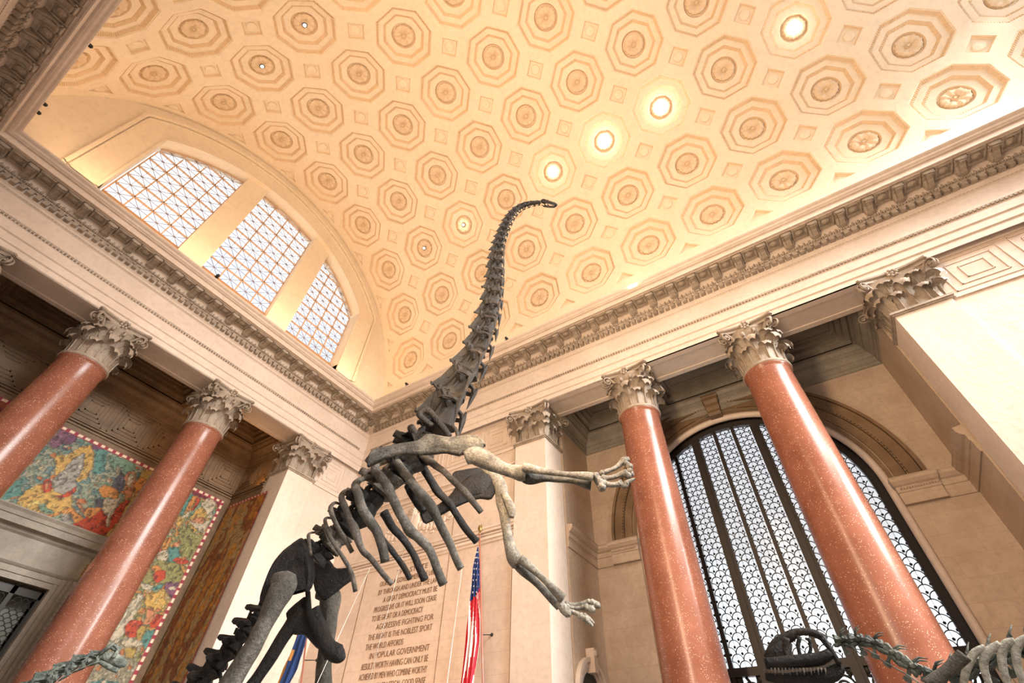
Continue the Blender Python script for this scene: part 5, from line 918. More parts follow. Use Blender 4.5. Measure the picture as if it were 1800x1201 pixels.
# ------------------------------------------------------------------ murals (generic painted figures and foliage)
def in_poly(x, y, P):
    c = False; j = len(P) - 1
    for i in range(len(P)):
        xi, yi = P[i]; xj, yj = P[j]
        if (yi > y) != (yj > y) and x < (xj - xi) * (y - yi) / (yj - yi) + xi: c = not c
        j = i
    return c
def paint_mat(name):
    mt, nt, bs = nodes(name); a = nt.nodes.new('ShaderNodeVertexColor'); a.layer_name = 'paint'
    n = tex_noise(nt, 9, 4, coords(nt)); nt.links.new(mixrgb(nt, 1.0, a.outputs[0], ramp(nt, n.outputs['Fac'], [(.3, (.75, .72, .7)), (.6, (1, 1, 1))]), 'MULTIPLY'), bs.inputs['Base Color'])
    bs.inputs['Roughness'].default_value = .65; return mt
PM = paint_mat('mural paint')
def painted(name, x0, x1, z0, z1, res, to3, fn, skip=None):
    nx = int((x1 - x0) / res); nz = int((z1 - z0) / res)
    vs = []; cs = []
    for j in range(nz + 1):
        for i in range(nx + 1):
            x = x0 + (x1 - x0) * i / nx; z = z0 + (z1 - z0) * j / nz; vs.append(to3(x, z)); cs += [*fn(x, z), 1.0]
    fs = [(j * (nx + 1) + i, j * (nx + 1) + i + 1, (j + 1) * (nx + 1) + i + 1, (j + 1) * (nx + 1) + i) for j in range(nz) for i in range(nx)
          if not (skip and skip(x0 + (x1 - x0) * (i + .5) / nx, z0 + (z1 - z0) * (j + .5) / nz))]
    me = bpy.data.meshes.new(name); me.from_pydata(vs, [], fs); me.materials.append(PM)
    at_ = me.color_attributes.new('paint', 'FLOAT_COLOR', 'POINT'); at_.data.foreach_set('color', cs)
    o = bpy.data.objects.new(name, me); COL.objects.link(o); return o
BB = [(c, P, min(p[0] for p in P), max(p[0] for p in P), min(p[1] for p in P), max(p[1] for p in P)) for c, P in MURAL]
PAL_A = [(.20, .38, .30), (.33, .42, .30), (.45, .46, .33), (.16, .30, .28), (.42, .50, .40)]
PAL_B = [(.45, .40, .15), (.62, .45, .16), (.30, .34, .16), (.72, .36, .10), (.60, .52, .34)]
PAL_C = [(.55, .45, .28), (.62, .52, .33), (.44, .38, .24), (.66, .58, .42), (.35, .30, .14)]
def nz_(x, z, s, k=0): return noise.noise(Vector((x * s, z * s, k)))
def mural_base(x, z):
    xd = x + .05 * nz_(x, z, 6, 1); zd = z + .05 * nz_(x, z, 6, 5); hit = None
    for c, P, a, b_, c_, d_ in BB:
        if a <= xd <= b_ and c_ <= zd <= d_ and in_poly(xd, zd, P): hit = c
    v = nz_(x, z, 2.6, 3) + .6 * nz_(x, z, 7, 9)
    if hit is None:
        pal = PAL_A if (x < 2.2 and z > 8.8) else (PAL_B if z > 6.2 else PAL_C)
        hit = pal[int((v + 1) * 2.5) % 5]
        if z < 6 and x > 3 and abs((x * 1.2 + z * .8) * 5 % 1 - .5) < .12: hit = (.82, .74, .52)
        if nz_(x, z, 4.5, 50) > .40: hit = (.70, .25, .08)
        if nz_(x, z, 5.5, 70) > .44: hit = (.72, .60, .38)
        if x < 1 and z > 11.6 and nz_(x, z, 1.1, 77) > .1: hit = (.22, .08, .16)
        if x < -1.75: hit = ((.30, .03, .03), (.42, .10, .05), (.22, .03, .05))[int((v + 1) * 2) % 3]
    else:       # folds and small ornaments inside the figures
        w = nz_(x * 1.6, z, 5.2, 90)
        if w > .30: hit = tuple(c * .55 for c in hit)
        elif w < -.36: hit = tuple(min(.9, c * 1.25 + .08) for c in hit)
    return hit
def mural_color(x, z):
    d = min(12.4 - z, 6.12 - x, x + 6.12)
    if d < .16:
        along = x if (12.4 - z) <= min(6.12 - x, x + 6.12) else z
        if .02 < d < .12 and (along / .30) % 1 < .55: return (.80, .66, .48)
        return (.30, .025, .045)
    hit = mural_base(x, z); o_ = mural_base(x + .035, z + .03)
    q = (1 + .30 * nz_(x, z, 9, 12) + .22 * nz_(x, z, 22, 4)) * .60
    if hit != o_: q *= .45
    return tuple(min(.95, max(.008, c * q)) for c in hit)
m1 = painted('mural', -6.12, 6.12, 3.6, 12.4, .035, lambda x, z: (x, 6.385, z), mural_color, lambda x, z: abs(x) < 2.2 and z < 8.9)
tag(m1, 'large colourful mural of figures and foliage with a dashed border, behind the columns', 'mural')
def side_color(x, z):
    v = nz_(x * 1.6, z * .35, 1.1, 2) + .3 * nz_(x, z, 4, 8); pal = [(.42, .13, .02), (.55, .22, .03), (.30, .09, .02), (.46, .30, .12), (.60, .26, .04), (.36, .22, .09)]
    c = pal[int((v + 1) * 3.2) % 6]; q = .72 + .4 * nz_(x, z, 8, 3)
    if abs(nz_(x, z, 2.2, 41)) < .04: q *= .5
    d = 12.25 - z
    if d < .14: return (.80, .62, .42) if .02 < d < .09 and (x / .24) % 1 < .5 else (.34, .05, .04)
    if x < 3.3: return (.36, .05, .03) if nz_(x, z, 3, 9) > 0 else (.22, .03, .03)
    return tuple(min(.95, max(.01, a * q)) for a in c)
m2 = painted('mural', 3.2, 6.3, 3.6, 12.25, .06, lambda x, z: (6.375, x, z), side_color)
tag(m2, 'narrow orange-brown mural on the side wall beside the pale pilaster', 'mural')

# ------------------------------------------------------------------ skeletons
def bone(name, c0, c1, c2, rough=.55, spec=.4):
    mt, nt, bs = nodes(name); co = coords(nt)
    n1 = tex_noise(nt, 3.2, 6, co, .7); col = ramp(nt, n1.outputs['Fac'], [(.34, c0), (.5, c1), (.68, c2)])
    n2 = tex_noise(nt, 28, 5, co, .7); col = mixrgb(nt, ramp(nt, n2.outputs['Fac'], [(.42, (0, 0, 0)), (.62, (.55, .55, .55))]), col, tuple(v * .45 for v in c0))
    nt.links.new(col, bs.inputs['Base Color']); bs.inputs['Roughness'].default_value = rough; bs.inputs['Specular IOR Level'].default_value = spec
    bp = nt.nodes.new('ShaderNodeBump'); bp.inputs['Strength'].default_value = .8; bp.inputs['Distance'].default_value = .03
    nt.links.new(n2.outputs['Fac'], bp.inputs['Height']); nt.links.new(bp.outputs[0], bs.inputs['Normal']); return mt
M['bone_dark'] = bone('black fossil bone', (.004, .004, .004), (.009, .0085, .009), (.032, .023, .017), .5, .3)
M['bone_light'] = bone('weathered grey bone', (.09, .08, .062), (.23, .21, .175), (.44, .41, .35))
M['bone_mid'] = bone('brown fossil bone', (.03, .026, .021), (.085, .070, .054), (.20, .17, .14))
M['bone_limb'] = bone('grey brown bone', (.035, .032, .025), (.085, .077, .062), (.22, .20, .165))
M['bone_pale'] = bone('pale cast bone', (.22, .22, .17), (.42, .42, .35), (.60, .60, .52))
M['bone_green'] = bone('grey green bone', (.03, .04, .035), (.10, .12, .105), (.30, .33, .28))
NB = Vector((.852, .524, 0)).normalized()
def smooth_path(P, k=3):
    """Catmull-Rom through (x,y,z,r)"""
    out = []; n = len(P)
    for i in range(n - 1):
        p0, p1, p2, p3 = P[max(i - 1, 0)], P[i], P[i + 1], P[min(i + 2, n - 1)]
        for s_ in range(k):
            t = s_ / k
            out.append(tuple(.5 * (2 * b + (c - a) * t + (2 * a - 5 * b + 4 * c - d) * t * t + (3 * b - a - 3 * c + d) * t ** 3) for a, b, c, d in zip(p0, p1, p2, p3)))
    out.append(tuple(P[-1])); return out
def limb(mb, P, flat_=1.0, side=None, n=10, rough=.16, seed=0, k=3):
    Q = smooth_path(P, k); mb.tube([q[:3] for q in Q], [max(q[3], .003) for q in Q], n, None, 0, flat_, side, rough, seed)
def sample(P, step_of_r):
    """walk along a path; step length depends on the local radius"""
    Q = smooth_path(P, 10); L = [0]
    for a, b_ in zip(Q, Q[1:]): L.append(L[-1] + (Vector(b_[:3]) - Vector(a[:3])).length)
    def at_(s_):
        for i in range(len(L) - 1):
            if L[i + 1] >= s_: t = (s_ - L[i]) / max(L[i + 1] - L[i], 1e-9); return [Q[i][k] + (Q[i + 1][k] - Q[i][k]) * t for k in range(4)]
        return list(Q[-1])
    out = []; s_ = 0
    while s_ < L[-1]:
        p = at_(s_); st = step_of_r(p[3]); q = at_(min(s_ + st, L[-1])); out.append((p, q)); s_ += st
    return out
def vertebra(a, b_, S, kind, seed):
    """a,b: (x,y,z,r) of the rear and front ends; S: sideways unit vector"""
    A = Vector(a[:3]); B = Vector(b_[:3]); d = (B - A); L = d.length; d.normalize(); S = (S - d * S.dot(d)).normalized(); V = S.cross(d).normalized()
    c = (A + B) / 2; R = (a[3] + b_[3]) / 2 * {'neck': 1.12, 'trunk': 1.3}.get(kind, 1); mb = MB(); rs = random.Random(seed)
    def p(l, s_, v): return c + d * (l * L) + S * (s_ * R) + V * (v * R)
    F = 1.1 / max(R, .04)
    if kind == 'neck':
        big = 1.0 if R > .12 else .7
        mb.tube([p(-.54, 0, .20), p(-.46, 0, .20), p(-.30, 0, .24), p(0, 0, .30), p(.26, 0, .24), p(.44, 0, .18), p(.58, 0, .16)], [R * .62, R * .80, R * .66, R * .46, R * .52, R * .66, R * .36], 14, None, 0, .95, S, .5, seed, True, .14, False, F)
        mb.tube([p(-.44, 0, -.24), p(-.2, 0, -.30), p(.1, 0, -.30), p(.40, 0, -.18)], [R * .52, R * .40, R * .42, R * .52], 10, None, 0, 1.2, S, .6, seed + 3, True, .15, False, F)
        th = R * .09
        for s_ in (-1, 1):
            tip = p(-.22 - .1 * rs.random(), s_ * .46, -1.02 - .22 * rs.random()); tipf = p(.02, s_ * .40, -.95 - .1 * rs.random())
            pz = p(-.56, s_ * .60, -.44 - .15 * rs.random()); az = p(.62, s_ * .62, -.36 - .2 * rs.random()); dp = p(.16, s_ * 1.0, .18)
            mb.plate([p(-.40, s_ * .22, -.2), p(.06, s_ * .22, -.2), tipf, tip], th * 1.6)
            mb.plate([tip, tipf, az, p(.34, s_ * .35, -.1)], th); mb.plate([tip, pz, p(-.42, s_ * .3, .05)], th); mb.plate([p(-.42, s_ * .4, .1), pz, dp, p(.1, s_ * .45, .3)], th)
            mb.plate([p(.4, s_ * .45, .2), az, dp, p(.1, s_ * .4, .3)], th); mb.plate([p(.42, s_ * .5, .15), p(.60, s_ * .74, -.34), az, p(.3, s_ * .3, -.3)], th)
            mb.tube([p(.30, s_ * .45, -.2), az, p(.70, s_ * .60, -.40)], [R * .20, R * .19, R * .10], 7, None, 0, 1, None, .4, seed, True, 0, False, F)
            mb.tube([p(-.30, s_ * .40, -.25), pz, p(-.64, s_ * .5, -.42)], [R * .22, R * .22, R * .10], 7, None, 0, 1, None, .4, seed, True, 0, False, F)
            mb.ell(tip, (R * .13, R * .12, R * .16), 6, None, 0, .6, None, seed)
            # cervical rib: loop out from the body, then a spike pointing back down the neck
            o_ = p(.12, s_ * .86, 1.02)
            mb.tube([p(.10, s_ * .42, .30), dp, p(.16, s_ * .98, .70), o_], [R * .20, R * .17, R * .14, R * .14], 7, None, 0, 1, None, .3, seed, True, 0, False, F)
            mb.tube([p(.30, s_ * .35, .55), p(.26, s_ * .62, .90), o_], [R * .18, R * .13, R * .13], 7, None, 0, 1, None, .3, seed, True, 0, False, F)
            mb.tube([p(.40, s_ * .80, 1.10), o_, p(-.16, s_ * .84, 1.08), p(-.42 - .26 * rs.random() * big, s_ * .78, 1.16)], [R * .05, R * .19, R * .11, R * .015], 6, None, 0, 1, None, .2, seed, True, 0, False, F)
    elif kind == 'trunk':
        mb.tube([p(-.50, 0, .2), p(-.40, 0, .2), p(0, 0, .22), p(.38, 0, .2), p(.52, 0, .2)], [R * .55, R * .70, R * .46, R * .68, R * .40], 14, None, 0, .95, S, .4, seed, True, .1, False, F)
        mb.tube([p(-.34, 0, -.25), p(.0, 0, -.35), p(.30, 0, -.3)], [R * .50, R * .40, R * .44], 10, None, 0, 1.1, S, .6, seed + 3, True, .2, False, F)
        for s_ in (-1, 1):
            t1 = p(-.2, s_ * .3, -1.45); mb.plate([p(-.3, s_ * .2, -.2), p(.2, s_ * .2, -.2), p(.02, s_ * .28, -1.3), t1], R * .14); mb.plate([p(-.35, s_ * .3, .1), p(.3, s_ * .3, .1), p(.1, s_ * 1.1, -.4), p(-.1, s_ * 1.1, -.4)], R * .12); mb.plate([p(0, s_ * 1.1, -.45), p(0, s_ * .3, -.2), p(-.1, s_ * .3, -1.2)], R * .1)
        for s_ in (-1, 1):
            mb.tube([p(0, s_ * .15, -.4), p(-.08, s_ * .22, -.95), p(-.16, s_ * .28, -1.5 - .2 * rs.random())], [R * .34, R * .24, R * .22], 8, None, 0, .5, S, .35, seed + 5)
            mb.tube([p(0, s_ * .3, -.2), p(.02, s_ * .85, -.42), p(.02, s_ * 1.25, -.5)], [R * .30, R * .22, R * .20], 8, None, 0, 1, None, .3, seed + 7)
            mb.tube([p(.1, s_ * .3, -.3), p(.42, s_ * .4, -.45), p(.6, s_ * .4, -.42)], [R * .2, R * .17, R * .12], 7)
    elif kind == 'allo':
        mb.tube([p(-.50, 0, .0), p(-.36, 0, 0), p(0, 0, 0), p(.36, 0, 0), p(.5, 0, 0)], [R * .46, R * .58, R * .34, R * .58, R * .40], 12, None, 0, 1, S, .3, seed, True, .12, False, F)
        mb.tube([p(0, 0, -.3), p(-.05, 0, -.8), p(-.08, 0, -1.15), p(-.10, 0, -1.30), p(-.12, 0, -1.62), p(-.12, 0, -1.68)], [R * .26, R * .17, R * .17, R * .34, R * .38, R * .22], 8, None, 0, .8, S, .3, seed + 5, True, 0, False, F)
        for s_ in (-1, 1):
            mb.tube([p(0, s_ * .25, -.1), p(-.1, s_ * .8, -.2), p(-.2, s_ * 1.1, .1)], [R * .26, R * .18, R * .16], 7, None, 0, 1, None, .3, seed, True, 0, False, F)
            mb.tube([p(.1, s_ * .25, -.4), p(.45, s_ * .35, -.62), p(.62, s_ * .35, -.6)], [R * .2, R * .2, R * .14], 6, None, 0, 1, None, .3, seed, True, 0, False, F)
            mb.tube([p(-.1, s_ * .25, -.4), p(-.4, s_ * .35, -.7)], [R * .2, R * .15], 6)
            mb.tube([p(0, s_ * .5, .2), p(-.15, s_ * .6, .9), p(-.5, s_ * .55, 1.3)], [R * .14, R * .10, R * .03], 6)
    else:   # tail
        mb.tube([p(-.50, 0, .0), p(-.38, 0, 0), p(0, 0, 0), p(.38, 0, 0), p(.5, 0, 0)], [R * .50, R * .64, R * .42, R * .62, R * .42], 12, None, 0, 1, S, .45, seed, True, .15, False, F)
        mb.tube([p(0, 0, -.3), p(-.10, 0, -.85), p(-.28, 0, -1.45), p(-.32, 0, -1.72)], [R * .36, R * .24, R * .26, R * .16], 8, None, 0, .55, S, .5, seed + 5, True, 0, False, F)
        for s_ in (-1, 1):
            mb.tube([p(0, s_ * .3, -.1), p(-.12, s_ * .95, -.12), p(-.28, s_ * 1.30, -.15), p(-.30, s_ * 1.5, -.2)], [R * .30, R * .20, R * .30, R * .16], 8, None, 0, 1, None, .5, seed + 7, True, 0, False, F)
            mb.tube([p(.2, s_ * .15, -.5), p(.5, s_ * .2, -.7)], [R * .16, R * .12], 6)
        mb.tube([p(-.4, 0, .4), p(-.6, 0, 1.0), p(-.8, 0, 1.35)], [R * .16, R * .12, R * .08], 6)
    return mb
def slab(poly, nrm, th, noise_amp=.012):
    """rounded plate through a traced outline"""
    P = [Vector(p) for p in poly]; n = len(P); cen = sum(P, Vector()) / n; mb = MB()
    out = []
    for i, p in enumerate(P):       # subdivide outline
        q = P[(i + 1) % n]
        for k in range(3): out.append(p.lerp(q, k / 3))
    P = [(out[i - 1] + out[i] * 2 + out[(i + 1) % len(out)]) / 4 for i in range(len(out))]; n = len(P)
    area_ = sum((P[i] - cen).cross(P[(i + 1) % n] - cen).dot(nrm) for i in range(n)); sg = 1 if area_ > 0 else -1
    rings = []
    for (k, ins_) in ((-1, .05), (-.75, .015), (0, 0), (.75, .015), (1, .05)):
        ring_ = []
        for i, p in enumerate(P):
            t = (P[(i + 1) % n] - P[i - 1]).normalized(); inw = nrm.cross(t) * sg
            w_ = noise.noise(p * 6) * noise_amp
            ring_.append(p + inw * (ins_ * th / .09 * .6) + nrm * (k * th / 2 * (1 + .5 * noise.noise(p * 3))) + inw * w_)
        rings.append(ring_)
    vs = [v for r in rings for v in r]
    fs = [(r * n + i, r * n + (i + 1) % n, (r + 1) * n + (i + 1) % n, (r + 1) * n + i) for r in range(4) for i in range(n)] + [tuple(range(n - 1, -1, -1)), tuple(range(4 * n, 5 * n))]
    mb.add(vs, fs, smooth=False); return mb
def skull_long(mb, jaw, a, b_, up, side):
    """low diplodocid skull: from the occiput a to the snout tip b"""
    A = Vector(a); B = Vector(b_); d = B - A; L = d.length; d.normalize(); S = Vector(side); U = S.cross(d); U = U if U.dot(Vector(up)) > 0 else -U
    p = lambda l, s_, u: A + d * (l * L) + S * (s_ * L) + U * (u * L)
    mb.tube([p(-.02, 0, .02), p(.08, 0, .06), p(.22, 0, .09), p(.38, 0, .08)], [L * .07, L * .13, L * .13, L * .07], 10, None, 0, 1, None, .2, 3)
    mb.tube([p(.30, 0, .10), p(.55, 0, .07), p(.80, 0, .0), p(.98, 0, -.07)], [L * .07, L * .075, L * .09, L * .07], 10, None, 0, 1.2, S, .1, 5)
    for s_ in (-1, 1):
        mb.tube([p(.20, s_ * .12, .05), p(.30, s_ * .15, -.08), p(.42, s_ * .14, -.13)], [L * .035, L * .03, L * .025], 6)
        mb.tube([p(.36, s_ * .12, .08), p(.46, s_ * .13, -.02), p(.52, s_ * .13, -.12)], [L * .025, L * .025, L * .025], 6)
        mb.tube([p(.25, s_ * .14, -.12), p(.55, s_ * .13, -.12), p(.95, s_ * .08, -.12)], [L * .025, L * .03, L * .04], 6)
        jaw.tube([p(.12, s_ * .13, -.14), p(.30, s_ * .14, -.24), p(.60, s_ * .12, -.26), p(.93, s_ * .06, -.24)], [L * .025, L * .05, L * .04, L * .05], 7, None, 0, .6, S, .1, 2)
    for k in range(7): jaw.tube([p(.80 + .02 * k, -.08 + .025 * k, -.15), p(.82 + .02 * k, -.08 + .025 * k, -.21)], [L * .012, L * .008], 5)

bar = empty('barosaurus_skeleton', (-.8, -12.0, .55))
tag(bar, 'giant long-necked dinosaur skeleton rearing up, neck raised to the vault and forelegs stretched out', 'dinosaur skeleton')
def bpart(mb, name, mat, label=None, parent=None):
    o = mb.build(name, mat, parent or bar)
    if parent is None: inv(o, bar)
    if label: o['label'] = label
    return o
k = 0
for a, b_ in sample(NECK, lambda r: max(r * 2.3, .22) if r > .12 else max(r * 2.5, .18)):
    k += 1; bpart(vertebra(a, b_, NB, 'neck', k), 'neck_vertebra', 'bone_dark')
for a, b_ in sample(DORSAL, lambda r: r * 1.7):
    k += 1; bpart(vertebra(b_, a, NB, 'trunk', k), 'back_vertebra', 'bone_dark' if k % 3 else 'bone_mid')
for a, b_ in sample(TAIL, lambda r: r * 1.35):
    k += 1; bpart(vertebra(b_, a, NB, 'tail', k), 'tail_vertebra', 'bone_dark')
# the tail runs on behind, out of the photo, down to the pedestal
tl = [TAIL[-1], (-.95, -10.65, 1.9, .15), (-1.25, -10.0, 1.35, .13), (-1.6, -9.2, .95, .11), (-2.1, -8.2, .75, .08), (-2.8, -7.0, .68, .05)]
for a, b_ in sample(tl, lambda r: max(r * 2, .2)):
    k += 1; bpart(vertebra(b_, a, NB, 'tail', k), 'tail_vertebra', 'bone_dark')
sk = MB(); jw = MB(); skull_long(sk, jw, SKULL[0], SKULL[1], (0, 0, 1), NB)
so = bpart(sk, 'skull', 'bone_dark'); jw.build('lower_jaw', 'bone_dark', so)
for i, (sd, P) in enumerate(RIBS):
    mb = MB(); limb(mb, P, .62, NB if sd != 'x' else None, 10, .22, i, 4)
    bpart(mb, 'rib', {'n': 'bone_mid', 'f': 'bone_dark', 'x': 'bone_dark'}[sd] if i not in (4, 5, 6) else 'bone_limb')
for i, (nm, mt, th, poly) in enumerate(SLABS):
    mb = slab(poly, NB, th * 1.0)
    if i < 3: limb(mb, BULGE[i], .42, NB, 14, .12, i, 4)
    bpart(mb, {'scapula': 'shoulder_blade', 'ilium': 'hip_bone', 'pubis': 'pubic_bone'}[nm], 'bone_limb' if mt == 'light' else 'bone_dark')
for i, (nm, mt, fl_, P) in enumerate(LONG):
    mb = MB(); limb(mb, P, fl_, NB, 14, .14, i * 3, 4)
    name = {'femur': 'thigh_bone', 'pubis': 'pubic_bone', 'ischium': 'seat_bone', 'humerus': 'upper_arm_bone', 'ulna': 'forearm_bone', 'radius': 'forearm_bone', 'deltoid_crest': 'arm_crest'}[nm]
    m_ = {'femur': 'bone_limb', 'humerus': 'bone_light', 'ulna': 'bone_limb', 'radius': 'bone_light', 'deltoid_crest': 'bone_light'}.get(nm, 'bone_dark')
    bpart(mb, name, m_)
for H in (HAND1, HAND2):
    for i, P in enumerate(H):
        mb = MB(); limb(mb, P, .85, NB, 9, .2, i, 2)
        mb.ell(P[0][:3], (P[0][3] * 1.15,) * 3, 8, None, 0, .3, None, i); mb.ell(P[-1][:3], (P[-1][3] * 1.1,) * 3, 8, None, 0, .3, None, i + 5)
        bpart(mb, 'wrist_bone' if i == 0 else ('claw' if i == len(H) - 1 else 'finger_bone'), 'bone_light')
# lower hind legs below the frame, standing on the pedestal
for P0, dx in (((-.836, -11.981, 2.343), 0), (LONG[1][3][-1][:3], 1)):
    x, y, z = P0
    kx, ky = x + .12, y - .2
    mb = MB(); limb(mb, [(x, y, z + .02, .13), (kx, ky, z - .12, .15), (kx - .1, ky + .18, 1.5, .08), (kx - .2, ky + .3, .95, .11)], .9, NB); bpart(mb, 'shin_bone', 'bone_limb')
    mb = MB(); limb(mb, [(kx + .05, ky + .06, z - .15, .06), (kx, ky + .24, 1.5, .045), (kx - .12, ky + .36, .95, .06)], .9, NB); bpart(mb, 'shin_bone', 'bone_limb')
    for t in (-.14, 0, .14):
        mb = MB(); q = Vector((kx - .2, ky + .3, .95)) + NB * t; f_ = Vector((.524, -.852, 0))
        limb(mb, [(*q, .07), (*(q + f_ * .16 - Vector((0, 0, .2))), .05), (*(q + f_ * .34 - Vector((0, 0, .33))), .05), (*(q + f_ * .5 - Vector((0, 0, .36))), .03)], .9, NB, 9); bpart(mb, 'toe_bone', 'bone_limb')
# pedestal under the group
pb = MB(); n = 48
for (r, z0, z1) in ((1.0, 0, .10), (.97, .10, .42), (.99, .42, .52)):
    vs = [(-1.0 + 4.6 * r * cos(2 * pi * i / n), -11.5 + 3.6 * r * sin(2 * pi * i / n), z) for z in (z0, z1) for i in range(n)]
    pb.add(vs, [tuple(range(n - 1, -1, -1)), tuple(range(n, 2 * n))] + [(i, (i + 1) % n, n + (i + 1) % n, n + i) for i in range(n)])
po = pb.build('pedestal', 'grey'); tag(po, 'low oval stone pedestal under the rearing skeleton', 'pedestal')
# --- small long-necked skeleton at the lower left
jv = empty('young_sauropod_skeleton', (-2.2, -11.2, .52)); tag(jv, 'small long-necked dinosaur skeleton, head low at the lower left in front of the mural', 'dinosaur skeleton')
SA = Vector((.30, .953, 0)).normalized(); k = 100
for a, b_ in sample(JNECK, lambda r: max(r * 1.9, .12)):
    k += 1; o = vertebra(a, b_, SA, 'neck', k).build('neck_vertebra', 'bone_green', jv); inv(o, jv)
mb = MB(); limb(mb, [(*q[:3], q[3] * .72) for q in JSK], .8, SA, 10, .15, 4); 
e0 = Vector(JSK[0][:3]); 
for s_ in (-1, 1):
    mb.tube([e0 + SA * .04 * s_ + Vector((-.02, 0, .0)), e0 + SA * .06 * s_ + Vector((.04, 0, .09)), e0 + SA * .06 * s_ + Vector((.12, 0, .07)), Vector(JSK[1][:3]) + SA * .05 * s_], [.02, .022, .022, .02], 6)
o = mb.build('skull', 'bone_green', jv); inv(o, jv)
mb = MB(); limb(mb, JJAW, .7, SA, 8, .1, 5); mb.build('lower_jaw', 'bone_green', o)
jb = [JNECK[0], (JNECK[0][0] - .35, JNECK[0][1] + .1, 2.0, .14), (-3.9, -11.0, 1.75, .15), (-4.6, -10.8, 1.7, .15)]
jb = [(q[0], q[1], q[2], q[3]) for q in jb]
for a, b_ in sample(jb, lambda r: max(r * 1.6, .15)):
    k += 1; o = vertebra(b_, a, SA, 'trunk', k).build('back_vertebra', 'bone_green', jv); inv(o, jv)
for x_, y_ in ((-3.75, -11.15), (-3.75, -10.85), (-4.5, -10.95), (-4.5, -10.65)):
    mb = MB(); limb(mb, [(x_, y_, 1.7, .07), (x_ + .05, y_, 1.2, .05), (x_ - .05, y_, .8, .05), (x_, y_, .56, .06)], .9, SA); o = mb.build('leg_bone', 'bone_green', jv); inv(o, jv)
# --- predator at the lower right
al = empty('allosaurus_skeleton', (1.5, -19.0, .5)); tag(al, 'meat-eating dinosaur skeleton with toothed skull and ribs, below the arched window', 'dinosaur skeleton')
SK = Vector((1, .03, 0)).normalized(); k = 200
def apart(mb, name, mat='bone_green', parent=None):
    o = mb.build(name, mat, parent or al)
    if parent is None: inv(o, al)
    return o
for a, b_ in sample(ANECK, lambda r: r * 2.2):
    k += 1; a = [*a[:3], a[3] * 1.25]; b_ = [*b_[:3], b_[3] * 1.25]; apart(vertebra(b_, a, SK, 'allo', k), 'vertebra')
sk = MB()
for i, P in enumerate(ASK[:8]): limb(sk, [(*q[:3], q[3] * (.85 if i == 0 else 1.0 if i < 4 else .9)) for q in P], .7, SK, 10, .15, i, 3)
so = apart(sk, 'skull', 'bone_dark')
jw = MB()
for i, P in enumerate(ASK[8:]): limb(jw, [(*q[:3], q[3] * 1.3) for q in P], .5, SK, 10, .1, i, 3)
jo = jw.build('lower_jaw', 'bone_dark', so)
tt = MB()
for s_ in (0, .26):
    for i, q in enumerate(ATEETH): tt.tube([Vector(q[:3]) + SK * s_, Vector(q[:3]) + SK * s_ + Vector((.0, .012, -.035 - .015 * (i % 2)))], [.009, .002], 6)
tt.build('teeth', 'bone_light', so)
for i, P in enumerate(ARIBS): mb = MB(); limb(mb, [(*q[:3], q[3] * .8) for q in P], .6, SK, 9, .1, i, 4); apart(mb, 'rib', 'bone_pale')
for i, P in enumerate(ARIBS2): mb = MB(); limb(mb, P, .6, SK, 9, .1, i, 4); apart(mb, 'rib')
for i, P in enumerate(ANR): mb = MB(); limb(mb, P, 1, None, 6, .1, i, 3); apart(mb, 'neck_rib')
mb = MB(); limb(mb, [(*q[:3], q[3] * .75) for q in ASCAP], .45, SK, 12, .15, 3, 4); apart(mb, 'shoulder_blade', 'bone_limb')
hx, hy = ANECK[-1][0], ANECK[-1][1]
for s_ in (-.2, .2):
    mb = MB(); limb(mb, [(hx + s_, hy - .1, 2.6, .10), (hx + s_, hy + .15, 1.8, .08), (hx + s_, hy - .15, 1.1, .06), (hx + s_, hy + .05, .56, .08)], .9, SK); apart(mb, 'leg_bone')
pb = MB(); pb.box(.4, 2.8, -20.2, -16.8, 0, .52); po = pb.build('pedestal', 'grey'); tag(po, 'low square plinth under the toothed dinosaur skeleton', 'pedestal')
# guy wires holding the rearing skeleton
wd = ['thin pale cable hanging from the rib tip nearest the striped flag', 'thin pale cable hanging left of the inscription under the hip end of the ribs', 'thin pale cable hanging from the middle of the rib cage']
for (a, b_), ds in zip(WIRES, wd):
    A = Vector(a); B = Vector(b_); d = B - A; t = (A.z - .53) / -d.z; e = A + d * t
    if ((e.x + 1) / 4.6) ** 2 + ((e.y + 11.5) / 3.6) ** 2 > 1: e = A + d * ((A.z - .01) / -d.z)
    mb = MB(); mb.tube([A, e], .004, 5); o = mb.build('support_cable', 'wire'); tag(o, ds, 'cable', 'cables under the skeleton')

